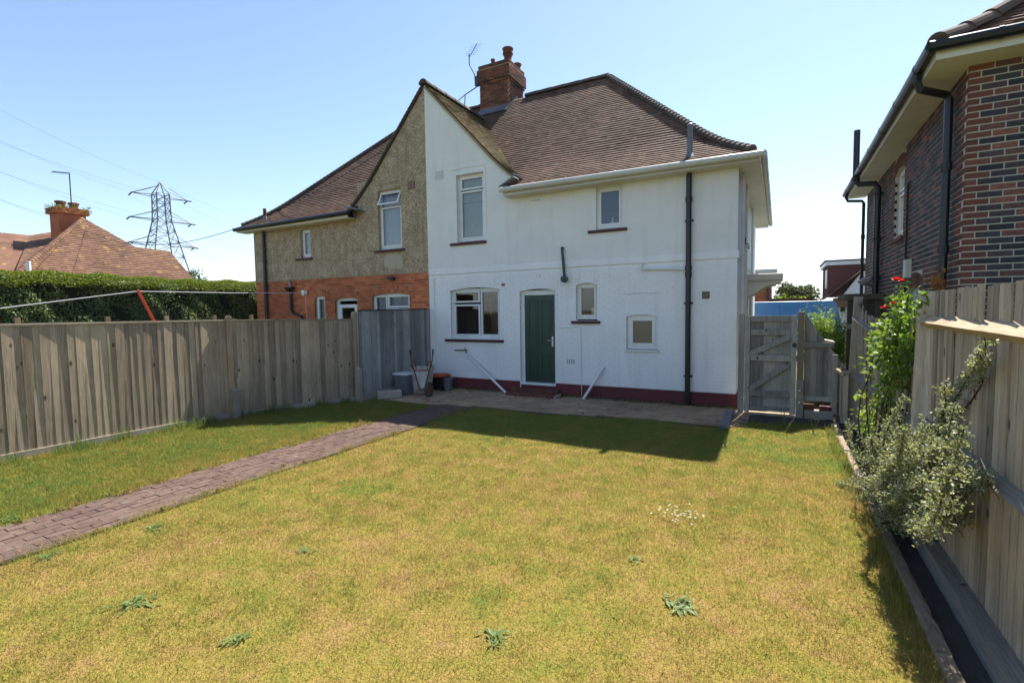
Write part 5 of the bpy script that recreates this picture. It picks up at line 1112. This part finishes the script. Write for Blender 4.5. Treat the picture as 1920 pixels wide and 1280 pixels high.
for i in range(4):
    j = (i+1) % 4
    for za, zb in zip(lev[:-1], lev[1:]):
        b.tube([corner(i, za), corner(j, zb)], .06, 4); b.tube([corner(j, za), corner(i, zb)], .06, 4); b.tube([corner(i, zb), corner(j, zb)], .06, 4)
b.build('lattice_bracing', MT['pylon'], py)
ends = []
for fz, L in ((.90, 4.2), (.735, 4.8), (.565, 5.2)):
    for s in (-1, 1):
        z = zt*fz; tip = ctr0+ex1*s*(L+1.2)+np.array((0, 0, z)); ends.append((tip, s)); b = MB()
        for i in ((0, 3) if s < 0 else (1, 2)): b.tube([corner(i, z), tip], .09, 4); b.tube([corner(i, z+1.9), tip], .07, 4)
        b = b.build('cross_arm', MT['pylon'], py)
        for s2 in (-1, 1):
            c = MB(); c.tube([tip, tip+ex2*s2*1.7-np.array((0, 0, .35))], .15, 6); c.build('insulator', MT['wire'], b)
def span(name, label, a, bb, sagm, r, cat='cable', group='overhead power cables', parts=None):
    a, bb = np.array(a), np.array(bb); m = MB(); m.tube([tuple(a+(bb-a)*t-np.array((0, 0, sagm*4*t*(1-t)))) for t in np.linspace(0, 1, 25)], r, 4); return m.build(name, MT['wire'], label=label, category=cat, group=group)
names = ['top', 'middle', 'lowest']
EL = [(262, 470), (283, 440), (325, 500), (345, 475), (380, 530), (402, 505)]      # where the cables leave the photograph
for i, (tip, s) in enumerate(ends):
    for s2, away in ((-1, 'towards the left edge'), (1, 'falling behind the pebble-dashed house')):
        a = tip+ex2*s2*1.7-np.array((0, 0, .35)); e = CAM+(ray(-150, EL[i][0]-75)*62 if s2 < 0 else ray(520, EL[i][1]+20)*190)
        span('power_cable', 'thin %s cable on the %s arm of the pylon %s' % (names[i//2], 'left' if s < 0 else 'right', away), a, e, 1.2, .016)
for s2, away in ((-1, 'towards the left edge'), (1, 'falling behind the pebble-dashed house')): span('power_cable', 'single earth cable from the pylon peak %s' % away, ctr0+np.array((0, 0, zt)), CAM+(ray(-150, 125)*62 if s2 < 0 else ray(520, 430)*190), 1.0, .014)
A1 = np.array(fac(716, 283, Y=-.12)); A2_ = np.array(bpt(160, 432, -33)); span('telephone_wire', 'dark telephone wire sagging from the tiled roof to the bungalow', A1, A2_, 1.55, .012, 'wire', 'house telephone wire')
for k, (p1, p2, yy_) in enumerate((((1440, 424), (1640, 418), 45), ((1440, 433), (1640, 424), 45), ((1440, 455), (1640, 440), 45))): span('street_wire', ['uppermost', 'middle', 'lowest'][k]+' faint wire crossing the bright sky between the two houses', fac(*p1, Y=yy_)-np.array((6, 0, 0)), fac(*p2, Y=yy_)+np.array((6, 0, .3)), .4, .006, 'wire', 'street wires between the houses')
# ================================================================ grass, weeds, daisies
def blades(n, x0, x1, y0, y1, hmin, hmax, wid, keepf, lean=.6, seed=1):
    r = np.random.default_rng(seed); x = r.uniform(x0, x1, n); y = r.uniform(y0, y1, n); k = keepf(x, y, r); x, y = x[k], y[k]; n = len(x)
    cl_ = .5+.5*np.sin(x*9.1+2*np.sin(y*5.3))*np.sin(y*8.3+2*np.sin(x*6.1)); h = r.uniform(hmin, hmax, n)*(.6+.5*r.random(n)+.6*cl_**2); a = r.uniform(0, 6.283, n); l = r.normal(0, lean, n)*h; la = r.uniform(0, 6.283, n)
    dist = np.hypot(x-CAM[0], y-CAM[1]); w = wid*(.5+dist/6.0)
    z = lawn_z(x, y)-.004; dx, dy = np.cos(a)*w/2, np.sin(a)*w/2
    V = np.stack([np.stack([x-dx, y-dy, z], 1), np.stack([x+dx, y+dy, z], 1), np.stack([x+np.cos(la)*l, y+np.sin(la)*l, z+h], 1)], 1).reshape(-1, 3)
    return V, r.random(n)
def turf_ok(x, y, r):
    edge = np.where(x < -5.3, 1, -1)*np.abs(r.normal(0, .045, len(x)))+.035*np.sin(y*1.9+np.sign(x+5.3))+.03*np.sin(y*5.3+2*np.sign(x+5.3)); p = (x > PX0+edge) & (x < PX1+edge) & (y < -1.9)
    # tufts that creep over the path in places
    creep = (np.sin(y*3.1)+np.sin(y*7.7+2) > 1.1) & ((x < PX0+.10) | (x > PX1-.12)); p &= ~(creep & (r.random(len(x)) < .5))
    d = np.hypot(x-CAM[0], y-CAM[1]); px = (x-CAM[0])*AR[0]+(y-CAM[1])*AR[1]; fw_ = (x-CAM[0])*AW[0]+(y-CAM[1])*AW[1]
    return ~p & (y < patio_y(x)+r.normal(0, .06, len(x))) & (x < 1.565+np.abs(r.normal(0, .018, len(x)))) & (fw_ > 1.5) & (np.abs(px) < fw_*1.08+.5) & (r.random(len(x)) < np.clip(5.5/d, .35, 1)) & (x > -8.75+(.0 if True else 0))
VV, RRn = blades(900000, -8.75, 1.58, -10.3, -.9, .012, .034, .0040, turf_ok, 1.1, 3)
V2, R2n = blades(130000, -8.72, -5.9, -9.5, -2.2, .03, .06, .004, turf_ok, .6, 5)
def fringe(x, y, r):
    b_ = turf_ok(x, y, r); left = np.where(y < -4.838, -8.657, -8.657+(y+4.838)*.396); nearf = (x < left+.28) & (x > left+.03) & (y < -2.6); nk = (x > 1.42) & (y < -1.0)
    pe = ((np.abs(x-PX0) < .09) | (np.abs(x-PX1) < .07)) & (y < -2.2) & (r.random(len(x)) < .35+.35*np.sin(y*3.7)*np.sin(y*1.3))
    return b_ & (nearf | (nk & (r.random(len(x)) < .8)) | pe)
V3, R3n = blades(260000, -8.75, 1.60, -10.0, -1.1, .05, .13, .0045, fringe, .5, 7)
AV = np.concatenate([VV, V2, V3]); AR_ = np.concatenate([RRn, R2n, R3n])
left_lim = np.where(AV[::3, 1] < -4.838, -8.657, -8.657+(AV[::3, 1]+4.838)*.396)+.04
kp = AV[::3, 0] > left_lim; AV = AV.reshape(-1, 3, 3)[kp].reshape(-1, 3); AR_ = AR_[kp]
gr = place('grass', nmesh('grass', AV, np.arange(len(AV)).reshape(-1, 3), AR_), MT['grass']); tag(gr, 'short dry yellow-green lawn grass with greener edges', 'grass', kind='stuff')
def rosette(x, y, r, n, label, upright=.25, stalks=0, group='weeds in the lawn', name='lawn_weed'):
    t = thing(name, (x, y, 0), label, 'weed', group); b = MB(); z0 = float(lawn_z(x, y))
    for i in range(int(n*1.8)):
        a = random.uniform(0, 6.283); L = r*random.uniform(.25, .65); e = max(.03, upright*.5+random.gauss(0, .18)); d = Vector((math.cos(a)*math.cos(e), math.sin(a)*math.cos(e), math.sin(e))); s = Vector((-math.sin(a), math.cos(a), 0)); w_ = L*random.uniform(.07, .15)
        p = Vector((x+random.gauss(0, r*.28), y+random.gauss(0, r*.22), z0+.012)); q = p+d*L*.55; tip = p+d*L-Vector((0, 0, L*.12)); up = Vector((0, 0, .15*w_))
        b.add([p, q+s*w_+up, tip, q-s*w_+up, q], [(0, 1, 4), (1, 2, 4), (4, 2, 3), (0, 4, 3)], random.random())
    b.build('leaf_rosette', MT['leaf_weed'], t, kind='stuff')
    for i in range(stalks):
        a = random.uniform(0, 6.28); b = MB(); h = random.uniform(.18, .34); e = Vector((x+math.cos(a)*.08, y+math.sin(a)*.08, h)); b.tube([(x, y, z0), ((x+e.x)/2, (y+e.y)/2, h*.6), e], .003, 4); b.lathe(tuple(e), [(.002, -.01), (.008, 0), (.003, .012)], 5); b.build('seed_stalk', MT['leaf_weed'], t)
WD = [((1275, 1133), .17, 30, 'largest broad-leaved weed, low in the right half of the lawn'), ((935, 1200), .13, 22, 'weed rosette near the bottom edge of the lawn below the house door'), ((1192, 1050), .10, 14, 'dark weed rosette just above the largest weed in the lawn'), ((260, 1133), .17, 26, 'spreading weed clump at the lower left of the lawn'),
    ((570, 1033), .11, 14, 'narrow weed tuft between the path and the lower lawn'), ((445, 1200), .13, 14, 'pale weed tuft near the bottom left of the lawn'), ((795, 848), .09, 12, 'small weed left of the house shadow edge, first of the row'), ((910, 842), .10, 12, 'flat weed close under the edge of the house shadow'),
    ((285, 990), .15, 22, 'bushy weed on the near edge of the brick path'), ((90, 1045), .16, 18, 'long-leaved weed spilling over the near path edge at the far left'), ((505, 832), .14, 20, 'dark green dock plant on the far edge of the brick path'), ((375, 880), .13, 18, 'leafy weed on the far path edge left of the dock plant'), ((20, 975), .18, 18, 'weed clump on the far path edge at the left border'),
    ((225, 848), .18, 16, 'pale thistle-like weed in the green strip by the brown fence'), ((870, 873), .10, 10, 'small dark weed in mid lawn below the flat shadow-edge weed'), ((640, 905), .08, 10, 'tiny weed beside the bright green patch'), ((1095, 995), .07, 9, 'brownish weed tuft in the middle of the lawn')]
for p, r, n, lb in WD:
    c = gnd(*p); rosette(float(c[0]), float(c[1]), r, n, lb)
for p, st, lb in (((632, 792), 5, 'tall weed with seed stalks at the shadow end of the path'), ((1360, 838), 6, 'tall stalky weed standing at the corner of the house shadow'), ((955, 822), 4, 'thin stalky weed on the shadow edge in mid lawn'), ((1525, 812), 6, 'weedy stalks growing at the foot of the gate post'), ((1470, 800), 4, 'stalky weeds in front of the garden gate')):
    c = gnd(*p); rosette(float(c[0]), float(c[1]), .10, 10, lb, .6, st, 'stalky weeds')
for p, lb, st in (((455, 770), 'weeds growing round the foot of the concrete fence spur', 6), ((70, 835), 'tall grass weed against the brown fence at far left', 5), ((165, 815), 'second tall weed against the brown fence', 5)):
    c = gnd(*p); rosette(float(c[0]), float(c[1]), .16, 14, lb, .9, st, 'weeds at the fence foot')
dz = thing('daisy_patch', tuple(gnd(1268, 967)), 'patch of small white daisies in the right part of the lawn', 'daisies'); c0 = gnd(1268, 967)
for i in range(46):
    x, y = c0[0]+random.gauss(0, .10), c0[1]+random.gauss(0, .09); z = float(lawn_z(x, y))+random.uniform(.03, .05); b = MB()
    for k in range(7):
        a = k*.9; b.add([(x, y, z), (x+math.cos(a-.3)*.008, y+math.sin(a-.3)*.008, z+.003), (x+math.cos(a)*.012, y+math.sin(a)*.012, z+.002), (x+math.cos(a+.3)*.008, y+math.sin(a+.3)*.008, z+.003)], [(0, 1, 2, 3)])
    b.build('daisy', MT['petal_white'], dz)
# little things standing inside the windows
b = MB(); b.lathe((-3.02, .24, 1.86), [(.055, 0), (.055, .2), (.02, .2)], 14); b.build('paper_roll', MT['van_white'], label='white paper roll standing inside the small ground-floor window', category='paper roll')
b = MB(); b.lathe((-3.14, .25, 1.86), [(.03, 0), (.05, .04), (.045, .08), (.01, .1)], 12); b.build('sponge', MT['petal'], smooth=True, label='pink object beside the white roll in the small window', category='sponge')
b = MB(); b.lathe((-2.56, .22, 3.86), [(.05, 0), (.055, .08), (.02, .12), (.02, .17), (.03, .18), (.005, .2)], 12); b.build('bottle', MT['van_white'], smooth=True, label='white bottle standing inside the small upper window', category='bottle')
b = MB(); b.box(-3.35, -2.86, .165, .32, 1.80, 1.858); b.box(-2.86, -2.28, .14, .3, 3.80, 3.858); b.build('inner_sill', MT['upvc'], white)
# weeds and dead leaves along wall foot and patio joints
n = 2600; x = rng.uniform(-7.3, .1, n); y = -.03-np.abs(rng.normal(0, .10, n)); k = ~((x > -5.05) & (x < -3.7)); P = np.stack([x, y, rng.uniform(.01, .09, n)*np.exp(y*3)], 1)[k]
w1 = leaf_mesh('wall_foot_weeds', P, rng.uniform(.02, .05, len(P)), None, .4, .3); o = place('wall_foot_weeds', w1, MT['leaf_weed']); tag(o, 'low weeds and moss growing along the foot of the white wall', 'weeds', kind='stuff')
n = 5200; x = rng.uniform(-7.3, .9, n); y = rng.uniform(-2.3, -.1, n); k = (np.sin(x*2.2+y*3)+np.sin(x*5.1-y*4)+rng.normal(0, .5, n) > .9) & (y > patio_y(x)-.1); P = np.stack([x, y, rng.uniform(.012, .035, n)], 1)[k]
o = place('patio_weeds', leaf_mesh('patio_weeds', P, rng.uniform(.012, .035, len(P)), None, .6, .3), MT['leaf_weed']); tag(o, 'sparse weeds and moss in the shaded patio joints', 'weeds', kind='stuff')
n = 900; x = rng.uniform(PX0, PX1, n); y = rng.uniform(-9.5, -2.2, n); P = np.stack([x, y, np.full(n, .022)], 1); o = place('path_litter', leaf_mesh('path_litter', P, rng.uniform(.012, .04, n), np.array((0, 0, 2.0)), aspect=.35), MT['twig_red']); tag(o, 'scattered dead leaves and twigs on the brick path', 'litter', kind='stuff')
# clumps of weed and turf spilling over the path edges, rank grass at the fence foot
cy_ = rng.uniform(-9.8, -2.4, 46); cx_ = np.where(rng.random(46) < .6, PX0+rng.normal(.03, .05, 46), PX1-rng.normal(.02, .05, 46)); cr_ = rng.uniform(.03, .12, 46)
ci = rng.integers(0, 46, 5200); rad_ = np.abs(rng.normal(0, .55, 5200))*cr_[ci]; an_ = rng.uniform(0, 6.283, 5200)
P = np.stack([cx_[ci]+np.cos(an_)*rad_*.8, cy_[ci]+np.sin(an_)*rad_*1.6, .012+rng.random(5200)*.05*np.exp(-rad_/cr_[ci])], 1)
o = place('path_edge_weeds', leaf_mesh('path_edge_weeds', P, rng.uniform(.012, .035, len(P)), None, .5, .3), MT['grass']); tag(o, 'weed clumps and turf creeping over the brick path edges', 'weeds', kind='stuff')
V4, R4 = blades(60000, -8.75, -7.4, -9.6, -2.7, .07, .24, .0045, lambda x, y, r: (lambda L: (x > L+.05) & (x < L+.05+np.abs(r.normal(0, .08, len(x)))) & (np.sin(y*4.1)+np.sin(y*9.3+1) > -.2))(np.where(y < -4.838, -8.657, -8.657+(y+4.838)*.396)), .35, 11)
o = place('fence_foot_grass', nmesh('fence_foot_grass', V4, np.arange(len(V4)).reshape(-1, 3), R4), MT['leaf_weed']); tag(o, 'longer rank grass along the foot of the brown fence', 'grass', kind='stuff')
# ================================================================ air
hz = MB(); hz.box(-6300, 6300, -6300, 6300, -3.2, 140); hm = bpy.data.materials.new('haze'); hm.use_nodes = True; ht = hm.node_tree; ht.nodes.clear()
ho = ht.nodes.new('ShaderNodeOutputMaterial'); hv = ht.nodes.new('ShaderNodeVolumePrincipled'); hv.inputs['Color'].default_value = (.80, .88, 1, 1); hv.inputs['Density'].default_value = 1.6e-4; hv.inputs['Anisotropy'].default_value = .2
ht.links.new(hv.outputs[0], ho.inputs['Volume']); hz = hz.build('haze', hm); hz['kind'] = 'stuff'
